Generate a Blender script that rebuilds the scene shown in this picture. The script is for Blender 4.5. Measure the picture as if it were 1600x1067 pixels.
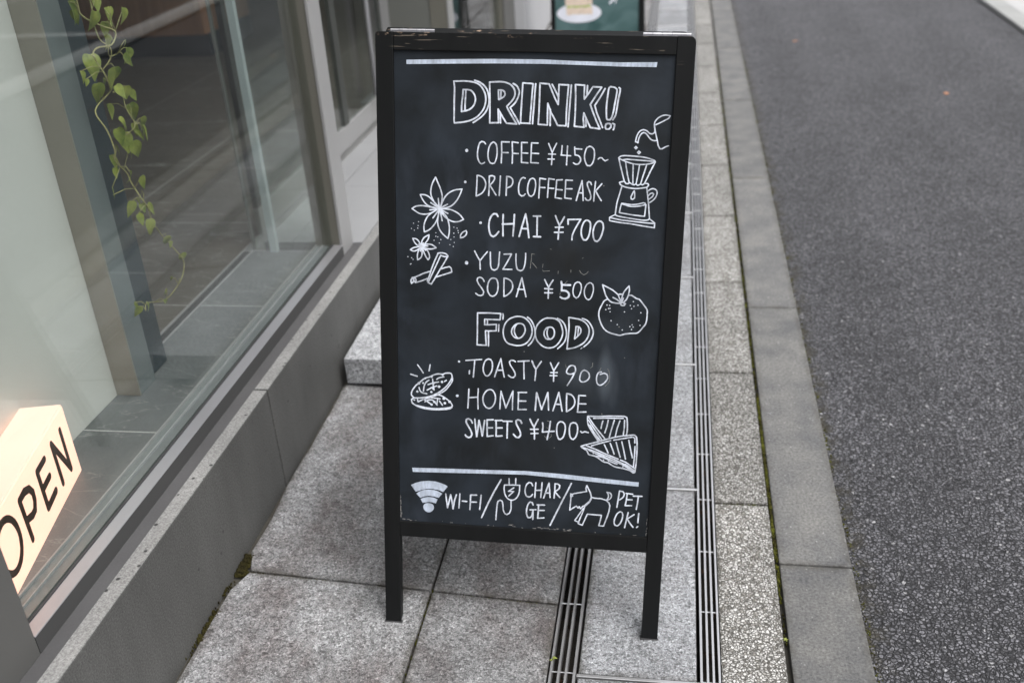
import bpy, bmesh, math, random
from mathutils import Matrix, Vector, noise
random.seed(7)
for o in list(bpy.data.objects): bpy.data.objects.remove(o)
SC = bpy.context.scene
COL = SC.collection
R = math.radians

# ------------------------------------------------------------------ camera
cam_d = bpy.data.cameras.new('camera'); cam = bpy.data.objects.new('camera', cam_d); COL.objects.link(cam)
RX = Vector((0.98679385, 0.0185424, -0.16091638))      # camera axes seen from the street (rows: world x, y, z)
RY = Vector((0.14992769, -0.48060152, 0.8640277))
RZ = Vector((-0.06131551, -0.87674304, -0.47703465))
cam.matrix_world = Matrix(((RX.x, -RX.y, -RX.z, 0.0), (RY.x, -RY.y, -RY.z, 0.0), (RZ.x, -RZ.y, -RZ.z, 1.615), (0, 0, 0, 1)))
cam_d.sensor_width = 36.0; cam_d.lens = 35.01; cam_d.clip_start = 0.05; cam_d.clip_end = 300
cam_d.dof.use_dof = True; cam_d.dof.focus_distance = 1.95; cam_d.dof.aperture_fstop = 3.2
SC.camera = cam
SC.render.resolution_x = 1024; SC.render.resolution_y = 682

# ------------------------------------------------------------------ sky, sun, exposure (overcast noon)
SUN_EL, SUN_AZ = R(64), R(118)        # azimuth from +Y towards +X
world = bpy.data.worlds.new("World"); SC.world = world; world.use_nodes = True
wn = world.node_tree; bg = wn.nodes['Background']
sky = wn.nodes.new('ShaderNodeTexSky'); sky.sky_type = 'NISHITA'; sky.sun_disc = False
sky.sun_elevation = SUN_EL; sky.sun_rotation = SUN_AZ; sky.dust_density = 6.0; sky.air_density = 1.0; sky.ozone_density = 1.0
hs = wn.nodes.new('ShaderNodeHueSaturation'); hs.inputs['Saturation'].default_value = 0.22
wn.links.new(sky.outputs[0], hs.inputs['Color']); wn.links.new(hs.outputs[0], bg.inputs['Color'])
bg.inputs['Strength'].default_value = 0.15
sd = bpy.data.lights.new('sun', 'SUN'); so = bpy.data.objects.new('sun', sd); COL.objects.link(so)
sd.energy = 0.6; sd.angle = R(70); sd.color = (1.0, 0.98, 0.95)
sdir = Vector((math.sin(SUN_AZ)*math.cos(SUN_EL), math.cos(SUN_AZ)*math.cos(SUN_EL), math.sin(SUN_EL)))
so.rotation_euler = sdir.to_track_quat('Z', 'Y').to_euler(); so.location = (3, 3, 12)
SC.view_settings.view_transform = 'Standard'; SC.view_settings.look = 'None'
SC.view_settings.exposure = 0.95; SC.view_settings.gamma = 1.0
SC.render.engine = 'CYCLES'
SC.cycles.max_bounces = 10; SC.cycles.transparent_max_bounces = 16; SC.cycles.caustics_reflective = False; SC.cycles.caustics_refractive = False

# ------------------------------------------------------------------ mesh helper
class MB:
    def __init__(s): s.v = []; s.f = []
    def face(s, pts):
        b = len(s.v); s.v += [tuple(p) for p in pts]; s.f.append(tuple(range(b, b+len(pts)))); return s
    def hexa(s, p):               # 8 points: bottom 4 ccw, top 4 ccw
        b = len(s.v); s.v += [tuple(q) for q in p]
        for q in ((3,2,1,0),(4,5,6,7),(0,1,5,4),(1,2,6,5),(2,3,7,6),(3,0,4,7)): s.f.append(tuple(b+i for i in q))
        return s
    def box(s, x0, x1, y0, y1, z0, z1):
        return s.hexa([(x0,y0,z0),(x1,y0,z0),(x1,y1,z0),(x0,y1,z0),(x0,y0,z1),(x1,y0,z1),(x1,y1,z1),(x0,y1,z1)])
    def prism(s, poly, y0, y1):   # polygon in x,z extruded along y
        n = len(poly); b = len(s.v)
        s.v += [(x, y0, z) for x, z in poly] + [(x, y1, z) for x, z in poly]
        s.f.append(tuple(b+i for i in range(n))); s.f.append(tuple(b+n+i for i in reversed(range(n))))
        for i in range(n):
            j = (i+1) % n; s.f.append((b+j, b+i, b+n+i, b+n+j))
        return s
    def tube(s, pts, r, n=6, r1=None):
        pts = [Vector(p) for p in pts]; b = len(s.v); m = len(pts); up = Vector((0.3, 0.2, 1)).normalized()
        for i, p in enumerate(pts):
            t = (pts[min(i+1, m-1)]-pts[max(i-1, 0)]).normalized()
            a = t.cross(up)
            if a.length < 1e-3: a = t.cross(Vector((1, 0, 0)))
            a.normalize(); c = t.cross(a)
            rr = r if r1 is None else r+(r1-r)*i/(m-1)
            for k in range(n):
                q = p + (a*math.cos(2*math.pi*k/n) + c*math.sin(2*math.pi*k/n))*rr; s.v.append(tuple(q))
        for i in range(m-1):
            for k in range(n):
                s.f.append((b+i*n+k, b+i*n+(k+1) % n, b+(i+1)*n+(k+1) % n, b+(i+1)*n+k))
        s.f.append(tuple(b+k for k in reversed(range(n)))); s.f.append(tuple(b+(m-1)*n+k for k in range(n)))
        return s
    def shift(s, d): s.v = [(x-d[0], y-d[1], z-d[2]) for x, y, z in s.v]; return s

O_B = Vector((0, 1.06, 0)); TH = -math.atan(0.0172)     # the building stands level, the street climbs 1.7 %
M_B = Matrix.Translation(O_B) @ Matrix.Rotation(TH, 4, 'X') @ Matrix.Translation(-O_B)

def build(name, mb, mat, parent=None, bevel=0.0, seg=2, smooth=False, M=None):
    me = bpy.data.meshes.new(name); me.from_pydata(mb.v, [], mb.f); me.update()
    bm = bmesh.new(); bm.from_mesh(me)
    bmesh.ops.recalc_face_normals(bm, faces=bm.faces)
    if bevel:
        ed = [e for e in bm.edges if len(e.link_faces) == 2 and e.calc_face_angle(0) > 0.6]
        bmesh.ops.bevel(bm, geom=ed, offset=bevel, segments=seg, affect='EDGES', profile=0.6, clamp_overlap=True)
    bm.to_mesh(me); bm.free()
    if smooth or bevel:
        for p in me.polygons: p.use_smooth = smooth
    me.materials.append(mat)
    o = bpy.data.objects.new(name, me); COL.objects.link(o)
    if parent is not None: o.parent = parent
    elif M is not None: o.matrix_world = M
    return o
def tag(o, label, cat, group=None, kind=None):
    o['label'] = label; o['category'] = cat
    if group: o['group'] = group
    if kind: o['kind'] = kind
    return o
def struct(name, mb, mat, kind='structure', **k):
    o = build(name, mb, mat, **k); o['kind'] = kind; return o
def thing(name, label, cat, M, group=None):
    o = bpy.data.objects.new(name, None); COL.objects.link(o); o.empty_display_size = 0.1; o.matrix_world = M
    return tag(o, label, cat, group)
def at(x, y, z, B=False):
    T = Matrix.Translation((x, y, z)); return (M_B @ T) if B else T

# ------------------------------------------------------------------ material helper
class NT:
    def __init__(s, name):
        s.m = bpy.data.materials.new(name); s.m.use_nodes = True; s.t = s.m.node_tree
        s.b = s.t.nodes['Principled BSDF']; s.out = s.t.nodes['Material Output']
        s.co = s.t.nodes.new('ShaderNodeTexCoord').outputs['Object']
    def L(s, a, b):
        if isinstance(a, bpy.types.NodeSocket): s.t.links.new(a, b)
        else: b.default_value = a if not (isinstance(a, tuple) and len(a) == 3 and len(b.default_value) == 4) else (*a, 1)
    def n(s, ty, **k):
        nd = s.t.nodes.new('ShaderNode'+ty)
        for kk, v in k.items(): setattr(nd, kk, v)
        return nd
    def map(s, scale=(1, 1, 1), loc=(0, 0, 0), rot=(0, 0, 0), vec=None):
        nd = s.n('Mapping'); s.L(vec or s.co, nd.inputs[0]); nd.inputs['Scale'].default_value = scale
        nd.inputs['Location'].default_value = loc; nd.inputs['Rotation'].default_value = rot; return nd.outputs[0]
    def noise(s, scale, detail=4, rough=0.55, vec=None, dist=0.0):
        nd = s.n('TexNoise'); s.L(vec or s.co, nd.inputs['Vector']); nd.inputs['Scale'].default_value = scale
        nd.inputs['Detail'].default_value = detail; nd.inputs['Roughness'].default_value = rough; nd.inputs['Distortion'].default_value = dist
        return nd.outputs['Fac']
    def voro(s, scale, feature='F1', vec=None, out='Distance', rnd=1.0):
        nd = s.n('TexVoronoi', feature=feature); s.L(vec or s.co, nd.inputs['Vector']); nd.inputs['Scale'].default_value = scale
        nd.inputs['Randomness'].default_value = rnd; return nd.outputs[out]
    def ramp(s, fac, *st, interp='LINEAR'):
        nd = s.n('ValToRGB'); nd.color_ramp.interpolation = interp; e = nd.color_ramp.elements
        while len(e) < len(st): e.new(0.5)
        for i, (p, c) in enumerate(st):
            e[i].position = p; e[i].color = (c, c, c, 1) if not isinstance(c, tuple) else (*c, 1)
        s.L(fac, nd.inputs[0]); return nd.outputs[0]
    def math(s, op, a, b=0.0, clamp=False):
        nd = s.n('Math', operation=op); nd.use_clamp = clamp; s.L(a, nd.inputs[0]); s.L(b, nd.inputs[1]); return nd.outputs[0]
    def mix(s, fac, a, b, mode='MIX'):
        nd = s.n('Mix', data_type='RGBA', blend_type=mode); s.L(fac, nd.inputs[0])
        s.L(a, nd.inputs[6]); s.L(b, nd.inputs[7]); return nd.outputs[2]
    def bump(s, h, strength=0.5, dist=0.002, normal=None):
        nd = s.n('Bump'); s.L(h, nd.inputs['Height']); nd.inputs['Strength'].default_value = strength; nd.inputs['Distance'].default_value = dist
        if normal: s.L(normal, nd.inputs['Normal'])
        return nd.outputs[0]
    def sep(s, vec=None):
        nd = s.n('SeparateXYZ'); s.L(vec or s.co, nd.inputs[0]); return nd.outputs
    def blob(s, loc, size, rot=0.0):       # soft ellipse mask 1 at centre -> 0 at size, in object x,z
        mp = s.n('Mapping', vector_type='TEXTURE'); s.L(s.co, mp.inputs[0]); mp.inputs['Location'].default_value = (loc[0], 0, loc[1])
        mp.inputs['Rotation'].default_value = (0, rot, 0); mp.inputs['Scale'].default_value = (size[0], 1000, size[1])
        g = s.n('TexGradient', gradient_type='SPHERICAL'); s.L(mp.outputs[0], g.inputs[0]); return g.outputs['Fac']
    def set(s, color=None, rough=None, normal=None, spec=None, metal=None, emis=None, estr=None, coat=None):
        I = s.b.inputs
        for k, v in (('Base Color', color), ('Roughness', rough), ('Normal', normal), ('Specular IOR Level', spec), ('Metallic', metal), ('Emission Color', emis), ('Emission Strength', estr), ('Coat Weight', coat)):
            if v is not None: s.L(v, I[k])
        return s.m

def plain(name, c, rough=0.6, spec=0.5, metal=0.0, var=0.12, scale=6.0, fine=220.0, bump=0.1):
    t = NT(name); n1 = t.noise(scale, 5); n2 = t.noise(fine, 2)
    k = t.math('MULTIPLY', t.ramp(n1, (0.25, 1-var), (0.75, 1+var)), t.ramp(n2, (0.3, 1-var*0.5), (0.7, 1+var*0.5)))
    col = t.mix(1.0, c, k, 'MULTIPLY')
    return t.set(color=col, rough=t.math('ADD', rough-0.05, t.math('MULTIPLY', n1, 0.1)), spec=spec, metal=metal, normal=t.bump(n2, bump, 0.0006))

M = {}
# flamed granite paving: salt and pepper grain, brown weather stains, dark pits
def unit_tone(t, c, y0, dy, lo, hi, xs=None, seed=0.0):
    x, y, z = t.sep(); k = t.math('FLOOR', t.math('MULTIPLY', t.math('SUBTRACT', y, y0), 1/dy))
    if xs is not None: k = t.math('ADD', k, t.math('MULTIPLY', t.math('GREATER_THAN', x, xs), 17.3))
    w = t.n('TexWhiteNoise', noise_dimensions='1D'); t.L(t.math('ADD', k, seed), w.inputs['W'])
    return t.mix(1.0, c, t.ramp(w.outputs['Value'], (0.0, lo), (1.0, hi)), 'MULTIPLY')
def joint_dirt(t, c, y0, dy, xs, amt, col=(0.05, 0.045, 0.036)):
    x, y, z = t.sep(); fr = t.math('FRACT', t.math('ADD', t.math('MULTIPLY', t.math('SUBTRACT', y, y0), 1/dy), 0.5))
    d = t.math('MULTIPLY', t.math('ABSOLUTE', t.math('SUBTRACT', fr, 0.5)), dy)
    for xv in xs: d = t.math('MINIMUM', d, t.math('ABSOLUTE', t.math('SUBTRACT', x, xv)))
    m = t.math('MULTIPLY', t.ramp(t.math('MULTIPLY', d, 20.0), (0.06, 1.0), (0.45, 0.0)), t.ramp(t.noise(24, 4, 0.65), (0.4, 0.12), (0.62, amt)))
    return t.mix(m, c, col)
def slab_mat(name, tint, stain, units=None):
    t = NT(name)
    g1 = t.noise(310, 2, 0.75); g2 = t.voro(225, out='Color'); g3 = t.noise(75, 5, 0.7)
    sx = t.n('SeparateColor'); t.L(g2, sx.inputs[0])
    grain = t.math('MULTIPLY', t.ramp(g1, (0.3, 0.42), (0.5, 0.92), (0.7, 1.75)), t.ramp(sx.outputs[0], (0.0, 0.42), (0.4, 0.95), (0.85, 1.12), (1.0, 1.6)))
    grain = t.math('MULTIPLY', grain, t.ramp(g3, (0.32, 0.66), (0.68, 1.25)))
    big = t.noise(5.5, 6, 0.6); st = t.noise(6.5, 6, 0.68, vec=t.map((1, 0.6, 1), (3.1, 1.7, 0)))
    c = t.mix(1.0, tint, grain, 'MULTIPLY')
    c = t.mix(t.ramp(st, (0.44, 0.0), (0.64, stain)), c, t.mix(1.0, (0.118, 0.104, 0.103), grain, 'MULTIPLY'))
    c = t.mix(1.0, c, t.ramp(big, (0.3, 0.8), (0.7, 1.15)), 'MULTIPLY')
    pit = t.voro(62, vec=t.map((1, 1, 1), (0.37, 0.1, 0))); pn = t.noise(7, 3)
    pm = t.math('MULTIPLY', t.ramp(pit, (0.14, 1.0), (0.24, 0.0)), t.ramp(pn, (0.45, 0.0), (0.6, 0.8)))
    c = t.mix(pm, c, (0.07, 0.07, 0.07))
    if units:
        y0, dy, xs, jx, sd_ = units; c = unit_tone(t, c, y0, dy, 0.88, 1.1, xs, sd_); c = joint_dirt(t, c, y0, dy, jx, 0.75)
    h = t.math('ADD', t.math('MULTIPLY', g1, 0.5), t.math('MULTIPLY', g3, 0.7))
    return t.set(color=c, rough=0.72, spec=0.35, normal=t.bump(h, 0.7, 0.004))
M['slab'] = slab_mat('flamed_granite', (0.225, 0.227, 0.232), 0.85, (1.6885, 0.9, -0.5445, (-1.01, -0.5445, -0.25), 3.0))
M['slab_cool'] = slab_mat('flamed_granite_cool', (0.262, 0.271, 0.285), 0.3, (1.4865, 0.6545, None, (-0.187,), 8.0))
M['step'] = slab_mat('step_granite', (0.37, 0.38, 0.395), 0.0)
# exposed aggregate kerb strip
t = NT('exposed_aggregate'); dv = t.map((1, 1, 1)); wob = t.n('TexNoise'); t.L(t.co, wob.inputs['Vector']); wob.inputs['Scale'].default_value = 60
va = t.n('VectorMath', operation='MULTIPLY_ADD'); t.L(wob.outputs['Color'], va.inputs[0]); va.inputs[1].default_value = (0.009, 0.009, 0.0); t.L(t.co, va.inputs[2])
wob2 = t.n('TexNoise'); t.L(t.co, wob2.inputs['Vector']); wob2.inputs['Scale'].default_value = 230; wob2.inputs['Detail'].default_value = 3
vb = t.n('VectorMath', operation='MULTIPLY_ADD'); t.L(wob2.outputs['Color'], vb.inputs[0]); vb.inputs[1].default_value = (0.0046, 0.0046, 0.0); t.L(va.outputs[0], vb.inputs[2]); va = vb
e1 = t.voro(155, 'DISTANCE_TO_EDGE', va.outputs[0]); cc = t.n('SeparateColor'); t.L(t.voro(155, 'F1', va.outputs[0], 'Color'), cc.inputs[0])
st = t.mix(cc.outputs[0], (0.40, 0.396, 0.38), (0.63, 0.625, 0.61)); st = t.mix(t.ramp(cc.outputs[1], (0.78, 0.0), (0.82, 1.0)), st, (0.26, 0.25, 0.23))
gap = t.math('MULTIPLY', t.ramp(e1, (0.05, 0.0), (0.2, 1.0)), t.ramp(t.noise(160, 3, 0.7), (0.33, 0.35), (0.46, 1.0))); lo = t.noise(4, 4)
c = t.mix(gap, (0.07, 0.067, 0.06), st); c = t.mix(1.0, c, t.ramp(lo, (0.3, 0.82), (0.7, 1.1)), 'MULTIPLY')
c = unit_tone(t, c, 2.0905, 0.6605, 0.86, 1.1, None, 4.0); c = joint_dirt(t, c, 2.0905, 0.6605, (0.2465, 0.1085), 0.55)
M['aggregate'] = t.set(color=c, rough=0.75, spec=0.3, normal=t.bump(t.math('ADD', gap, t.math('MULTIPLY', t.noise(300, 2), 0.3)), 0.6, 0.004))
# concrete gutter
t = NT('gutter_concrete'); n1 = t.noise(7, 6, 0.62); n2 = t.noise(150, 4, 0.75); sp = t.voro(80); sn = t.noise(30, 2)
c = t.mix(t.ramp(n1, (0.3, 0.0), (0.7, 1.0)), (0.088, 0.090, 0.094), (0.162, 0.160, 0.154))
c = t.mix(1.0, c, t.ramp(n2, (0.3, 0.5), (0.7, 1.5)), 'MULTIPLY')
c = t.mix(t.math('MULTIPLY', t.ramp(sp, (0.1, 1.0), (0.2, 0.0)), t.ramp(sn, (0.52, 0.0), (0.66, 0.6))), c, (0.55, 0.55, 0.54))
c = t.mix(t.math('MULTIPLY', t.ramp(t.voro(48, vec=t.map(loc=(5, 2, 0))), (0.1, 1.0), (0.17, 0.0)), t.ramp(t.noise(12, 2, vec=t.map(loc=(2, 2, 2))), (0.52, 0.0), (0.62, 0.6))), c, (0.06, 0.06, 0.06))
c = unit_tone(t, c, 1.8675, 1.338, 0.88, 1.1, None, 5.0); c = joint_dirt(t, c, 1.8675, 1.338, (0.25, 0.42), 0.6)
M['gutter'] = t.set(color=c, rough=0.8, spec=0.3, normal=t.bump(n2, 0.45, 0.002))
# asphalt with open, angular stones
t = NT('asphalt'); wob = t.n('TexNoise'); t.L(t.co, wob.inputs['Vector']); wob.inputs['Scale'].default_value = 45
va = t.n('VectorMath', operation='MULTIPLY_ADD'); t.L(wob.outputs['Color'], va.inputs[0]); va.inputs[1].default_value = (0.012, 0.012, 0.0); t.L(t.co, va.inputs[2])
wob2 = t.n('TexNoise'); t.L(t.co, wob2.inputs['Vector']); wob2.inputs['Scale'].default_value = 190; wob2.inputs['Detail'].default_value = 3
vb = t.n('VectorMath', operation='MULTIPLY_ADD'); t.L(wob2.outputs['Color'], vb.inputs[0]); vb.inputs[1].default_value = (0.0052, 0.0052, 0.0); t.L(va.outputs[0], vb.inputs[2]); va = vb
e1 = t.voro(112, 'DISTANCE_TO_EDGE', va.outputs[0]); cc = t.n('SeparateColor'); t.L(t.voro(112, 'F1', va.outputs[0], 'Color'), cc.inputs[0])
e2 = t.voro(240, 'DISTANCE_TO_EDGE', va.outputs[0])
vn = t.n('TexVoronoi', feature='F1'); t.L(va.outputs[0], vn.inputs['Vector']); vn.inputs['Scale'].default_value = 112
sb1 = t.n('VectorMath', operation='SUBTRACT'); t.L(va.outputs[0], sb1.inputs[0]); t.L(vn.outputs['Position'], sb1.inputs[1])
sb2 = t.n('VectorMath', operation='SUBTRACT'); t.L(vn.outputs['Color'], sb2.inputs[0]); sb2.inputs[1].default_value = (0.5, 0.5, 0.5)
dp = t.n('VectorMath', operation='DOT_PRODUCT'); t.L(sb1.outputs[0], dp.inputs[0]); t.L(sb2.outputs[0], dp.inputs[1])
gap = t.math('MULTIPLY', t.ramp(e1, (0.03, 0.0), (0.18, 1.0)), t.ramp(t.noise(120, 3, 0.7), (0.34, 0.15), (0.48, 1.0))); deep = t.ramp(cc.outputs[2], (0.02, 0.0), (0.4, 1.0)); e2r = t.ramp(e2, (0.01, 0.0), (0.16, 1.0))
st = t.mix(cc.outputs[0], (0.07, 0.07, 0.074), (0.205, 0.205, 0.215)); st = t.mix(t.ramp(cc.outputs[1], (0.95, 0.0), (0.98, 1.0)), st, (0.26, 0.26, 0.26))
small = t.mix(t.noise(260, 2), (0.035, 0.035, 0.037), (0.12, 0.12, 0.125)); small = t.mix(e2r, (0.022, 0.022, 0.023), small)
st = t.mix(t.ramp(deep, (0.25, 0.0), (0.5, 1.0)), small, st)
st = t.mix(1.0, st, t.ramp(t.noise(420, 3), (0.3, 0.75), (0.7, 1.25)), 'MULTIPLY')
c = t.mix(gap, (0.012, 0.012, 0.013), st); c = t.mix(1.0, c, t.ramp(t.noise(2.2, 6), (0.3, 0.84), (0.7, 1.12)), 'MULTIPLY')
c = t.mix(1.0, c, (1.5, 1.5, 1.56), 'MULTIPLY')
ex = t.n('MapRange'); t.L(t.sep()[0], ex.inputs[0]); ex.inputs[1].default_value = 0.475; ex.inputs[2].default_value = 0.42
c = t.mix(t.math('MULTIPLY', ex.outputs[0], t.ramp(t.noise(16, 4, 0.65), (0.44, 0.0), (0.6, 0.9))), c, (0.055, 0.047, 0.026))
c = t.mix(t.math('MULTIPLY', t.ramp(t.noise(1.1, 5, 0.6, vec=t.map((1, 0.35, 1), (2, 5, 0))), (0.5, 0.0), (0.7, 0.35)), 1.0), c, t.mix(1.0, c, (0.66, 0.66, 0.66), 'MULTIPLY'))
hh = t.math('ADD', t.math('MULTIPLY', gap, t.math('ADD', 0.35, t.math('MULTIPLY', deep, 0.6))), t.math('MULTIPLY', dp.outputs['Value'], 240.0))
hh = t.math('ADD', hh, t.math('MULTIPLY', e2r, 0.12)); hh = t.math('ADD', hh, t.math('MULTIPLY', t.noise(500, 2), 0.2))
M['asphalt'] = t.set(color=c, rough=0.62, spec=0.45, normal=t.bump(hh, 1.0, 0.008))
# dark basalt plinth
def basalt(name, a, b, ps=34, lo=0.55, hi=0.62):
    t = NT(name); n1 = t.noise(3.0, 6, 0.6); n2 = t.noise(250, 3, 0.75)
    c = t.mix(t.ramp(n1, (0.3, 0.0), (0.7, 1.0)), a, b); c = t.mix(1.0, c, t.ramp(n2, (0.3, 0.55), (0.72, 1.6)), 'MULTIPLY')
    pit = t.math('MULTIPLY', t.ramp(t.voro(ps), (0.1, 1.0), (0.16, 0.0)), t.ramp(t.noise(9, 2, vec=t.map(loc=(1, 4, 2))), (lo, 0.0), (hi, 1.0)))
    dr = t.noise(9, 5, 0.65, vec=t.map((1, 1, 0.2)))
    c = t.mix(1.0, c, t.ramp(dr, (0.32, 0.86), (0.68, 1.1)), 'MULTIPLY')
    c = t.mix(pit, c, (0.03, 0.03, 0.03))
    return t.set(color=c, rough=0.62, spec=0.35, normal=t.bump(n2, 0.25, 0.0015))
M['basalt'] = basalt('basalt_cladding', (0.072, 0.0725, 0.070), (0.092, 0.092, 0.089))
M['basalt_top'] = basalt('basalt_skylit_edge', (0.19, 0.19, 0.187), (0.225, 0.225, 0.22), 30, 0.47, 0.52)  # same stone, stronger sky light on top painted in as a paler colour
M['channel'] = plain('grey_flashing', (0.075, 0.074, 0.076), 0.55, 0.4)
M['alu'] = plain('anodised_aluminium', (0.48, 0.48, 0.50), 0.35, 0.5, 0.75, 0.05, 3, 400, 0.03)
M['alu_light'] = plain('pale_aluminium', (0.335, 0.335, 0.335), 0.45, 0.5, 0.25, 0.05, 3, 400, 0.03)
M['metal_dark'] = plain('dark_grey_column_metal', (0.125, 0.125, 0.12), 0.5, 0.5, 0.3, 0.06, 2, 300, 0.03)
M['gasket'] = plain('black_gasket', (0.03, 0.03, 0.032), 0.7)
M['gasket_teal'] = plain('glass_edge', (0.16, 0.172, 0.17), 0.16, 0.5)
M['steel'] = plain('stainless_steel', (0.62, 0.62, 0.63), 0.32, 0.5, 0.8, 0.08, 12, 500, 0.05)
M['hinge'] = plain('worn_hinge_metal', (0.36, 0.36, 0.38), 0.4, 0.5, 0.8, 0.25, 40, 300, 0.1)
M['soil'] = plain('wet_dirt', (0.045, 0.04, 0.035), 0.9, 0.2, 0, 0.4, 30)
M['grout'] = plain('joint_dirt', (0.05, 0.047, 0.04), 0.9, 0.2, 0, 0.3, 30)
M['kerb_far'] = plain('far_kerb_concrete', (0.27, 0.275, 0.27), 0.8, 0.3, 0, 0.15, 3)
M['pave_far'] = plain('far_car_park_asphalt', (0.05, 0.05, 0.052), 0.8, 0.3, 0, 0.1, 2)
M['line'] = plain('road_paint', (0.37, 0.37, 0.37), 0.7, 0.3, 0, 0.15, 20)
M['pale_wall'] = plain('pale_concrete_wall', (0.44, 0.445, 0.46), 0.8, 0.3, 0, 0.08, 2)
M['facade'] = plain('facade_render', (0.33, 0.33, 0.32), 0.8, 0.3, 0, 0.08, 1.5)
M['panel_white'] = plain('painted_partition', (0.54, 0.54, 0.515), 0.55, 0.4, 0, 0.03, 2, 120, 0.03)
M['bronze'] = plain('bronze_cladding', (0.285, 0.268, 0.232), 0.42, 0.5, 0.35, 0.06, 2, 300, 0.03)
M['side_grey'] = plain('grey_cladding', (0.16, 0.185, 0.19), 0.45, 0.5, 0.2, 0.05, 2, 300, 0.03)
M['navy'] = plain('dark_blue_trim', (0.022, 0.035, 0.042), 0.4, 0.5, 0, 0.1, 2)
M['landing'] = plain('pale_stone_tile', (0.25, 0.255, 0.262), 0.5, 0.5, 0, 0.08, 3)
M['dark_wall'] = plain('dark_interior_wall', (0.09, 0.09, 0.078), 0.7, 0.3, 0, 0.1, 1.5)
M['vest'] = plain('grey_door_panel', (0.135, 0.14, 0.128), 0.45, 0.5, 0, 0.05, 1.5)
M['ceiling'] = plain('interior_ceiling', (0.45, 0.44, 0.42), 0.8, 0.3)
# slate floor inside
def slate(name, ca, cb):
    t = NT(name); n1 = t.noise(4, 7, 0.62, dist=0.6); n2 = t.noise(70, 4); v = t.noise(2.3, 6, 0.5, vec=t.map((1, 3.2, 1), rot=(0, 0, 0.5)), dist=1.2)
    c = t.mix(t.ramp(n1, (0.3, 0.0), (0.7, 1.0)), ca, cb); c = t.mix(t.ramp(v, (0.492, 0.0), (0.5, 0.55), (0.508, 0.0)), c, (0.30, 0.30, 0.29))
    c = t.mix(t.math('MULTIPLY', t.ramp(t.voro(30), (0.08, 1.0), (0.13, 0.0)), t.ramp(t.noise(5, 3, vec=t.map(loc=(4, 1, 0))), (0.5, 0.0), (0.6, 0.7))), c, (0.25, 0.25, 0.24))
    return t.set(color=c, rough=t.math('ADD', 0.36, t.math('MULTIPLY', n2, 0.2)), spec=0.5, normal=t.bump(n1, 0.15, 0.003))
M['slate'] = slate('slate_tile', (0.085, 0.092, 0.095), (0.135, 0.142, 0.145)); M['tile_in'] = slate('warm_lit_slate_tile', (0.082, 0.074, 0.064), (0.118, 0.107, 0.094))  # second tile: warm lamp light deep in the shop painted into the slate
# counter timber
t = NT('walnut_panel'); g = t.noise(3, 6, 0.6, vec=t.map((1, 1, 0.12)), dist=1.5); fg = t.noise(40, 4, 0.6, vec=t.map((1, 1, 0.05)))
c = t.mix(t.ramp(g, (0.3, 0.0), (0.7, 1.0)), (0.26, 0.125, 0.065), (0.40, 0.21, 0.115)); c = t.mix(1.0, c, t.ramp(fg, (0.3, 0.8), (0.7, 1.15)), 'MULTIPLY')
M['walnut'] = t.set(color=c, rough=0.45)
# window glass
def glass_mat(name, tint, ior):
    t = NT(name); t.t.nodes.remove(t.b); tr = t.n('BsdfTransparent'); tr.inputs[0].default_value = (*tint, 1); gl = t.n('BsdfGlossy'); gl.inputs['Roughness'].default_value = 0.0
    fr = t.n('Fresnel'); ge = t.n('NewGeometry'); t.L(t.math('ADD', ior, t.math('MULTIPLY', ge.outputs['Backfacing'], 1/ior-ior)), fr.inputs[0]); mx = t.n('MixShader'); t.L(fr.outputs[0], mx.inputs[0]); t.L(tr.outputs[0], mx.inputs[1]); t.L(gl.outputs[0], mx.inputs[2])
    t.L(mx.outputs[0], t.out.inputs[0]); return t.m
M['glass'] = glass_mat('window_glass', (0.95, 0.975, 0.965), 1.5)
M['glass_in'] = glass_mat('inner_glass', (0.86, 0.89, 0.86), 1.5)
# sandwich board
t = NT('black_painted_wood'); gr = t.noise(14, 5, 0.6, vec=t.map((1, 1, 0.08))); n2 = t.noise(300, 2); x, y, z = t.sep()
c = t.mix(t.ramp(gr, (0.3, 0.0), (0.7, 1.0)), (0.0055, 0.006, 0.0062), (0.0095, 0.010, 0.0104))
# worn spots: near the upper edge and a few scattered knocks show wood
edge = t.math('MULTIPLY', t.ramp(z, (0.0, 0.0), (1.0, 0.0)), 1.0)
top = t.n('MapRange'); t.L(z, top.inputs[0]); top.inputs[1].default_value = 1.2405; top.inputs[2].default_value = 1.2475
wn_ = t.noise(55, 5, 0.7, vec=t.map((1, 1, 2.2), (0.3, 0, 0.2))); wl = t.noise(9, 2, vec=t.map(loc=(7, 0, 3)))
w1 = t.math('MULTIPLY', t.math('MULTIPLY', top.outputs[0], t.ramp(wn_, (0.57, 0.0), (0.6, 1.0))), t.ramp(wl, (0.5, 0.0), (0.58, 1.0)))
ws = t.noise(75, 4, 0.75, vec=t.map((1, 1, 0.8), (2, 1, 5))); w2 = t.ramp(ws, (0.735, 0.0), (0.75, 0.85))
scr = t.noise(60, 3, 0.6, vec=t.map((0.22, 1, 4.5), (1, 3, 1))); sb = t.n('MapRange'); t.L(z, sb.inputs[0]); sb.inputs[1].default_value = 1.19; sb.inputs[2].default_value = 1.225
w3 = t.math('MULTIPLY', t.math('MULTIPLY', sb.outputs[0], t.ramp(scr, (0.64, 0.0), (0.67, 0.8))), t.ramp(t.noise(6, 2, vec=t.map(loc=(0.2, 5, 9))), (0.48, 0.0), (0.54, 1.0)))
c = t.mix(t.math('MAXIMUM', w2, w3), c, (0.16, 0.135, 0.11)); c = t.mix(w1, c, (0.27, 0.20, 0.15))
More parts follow.
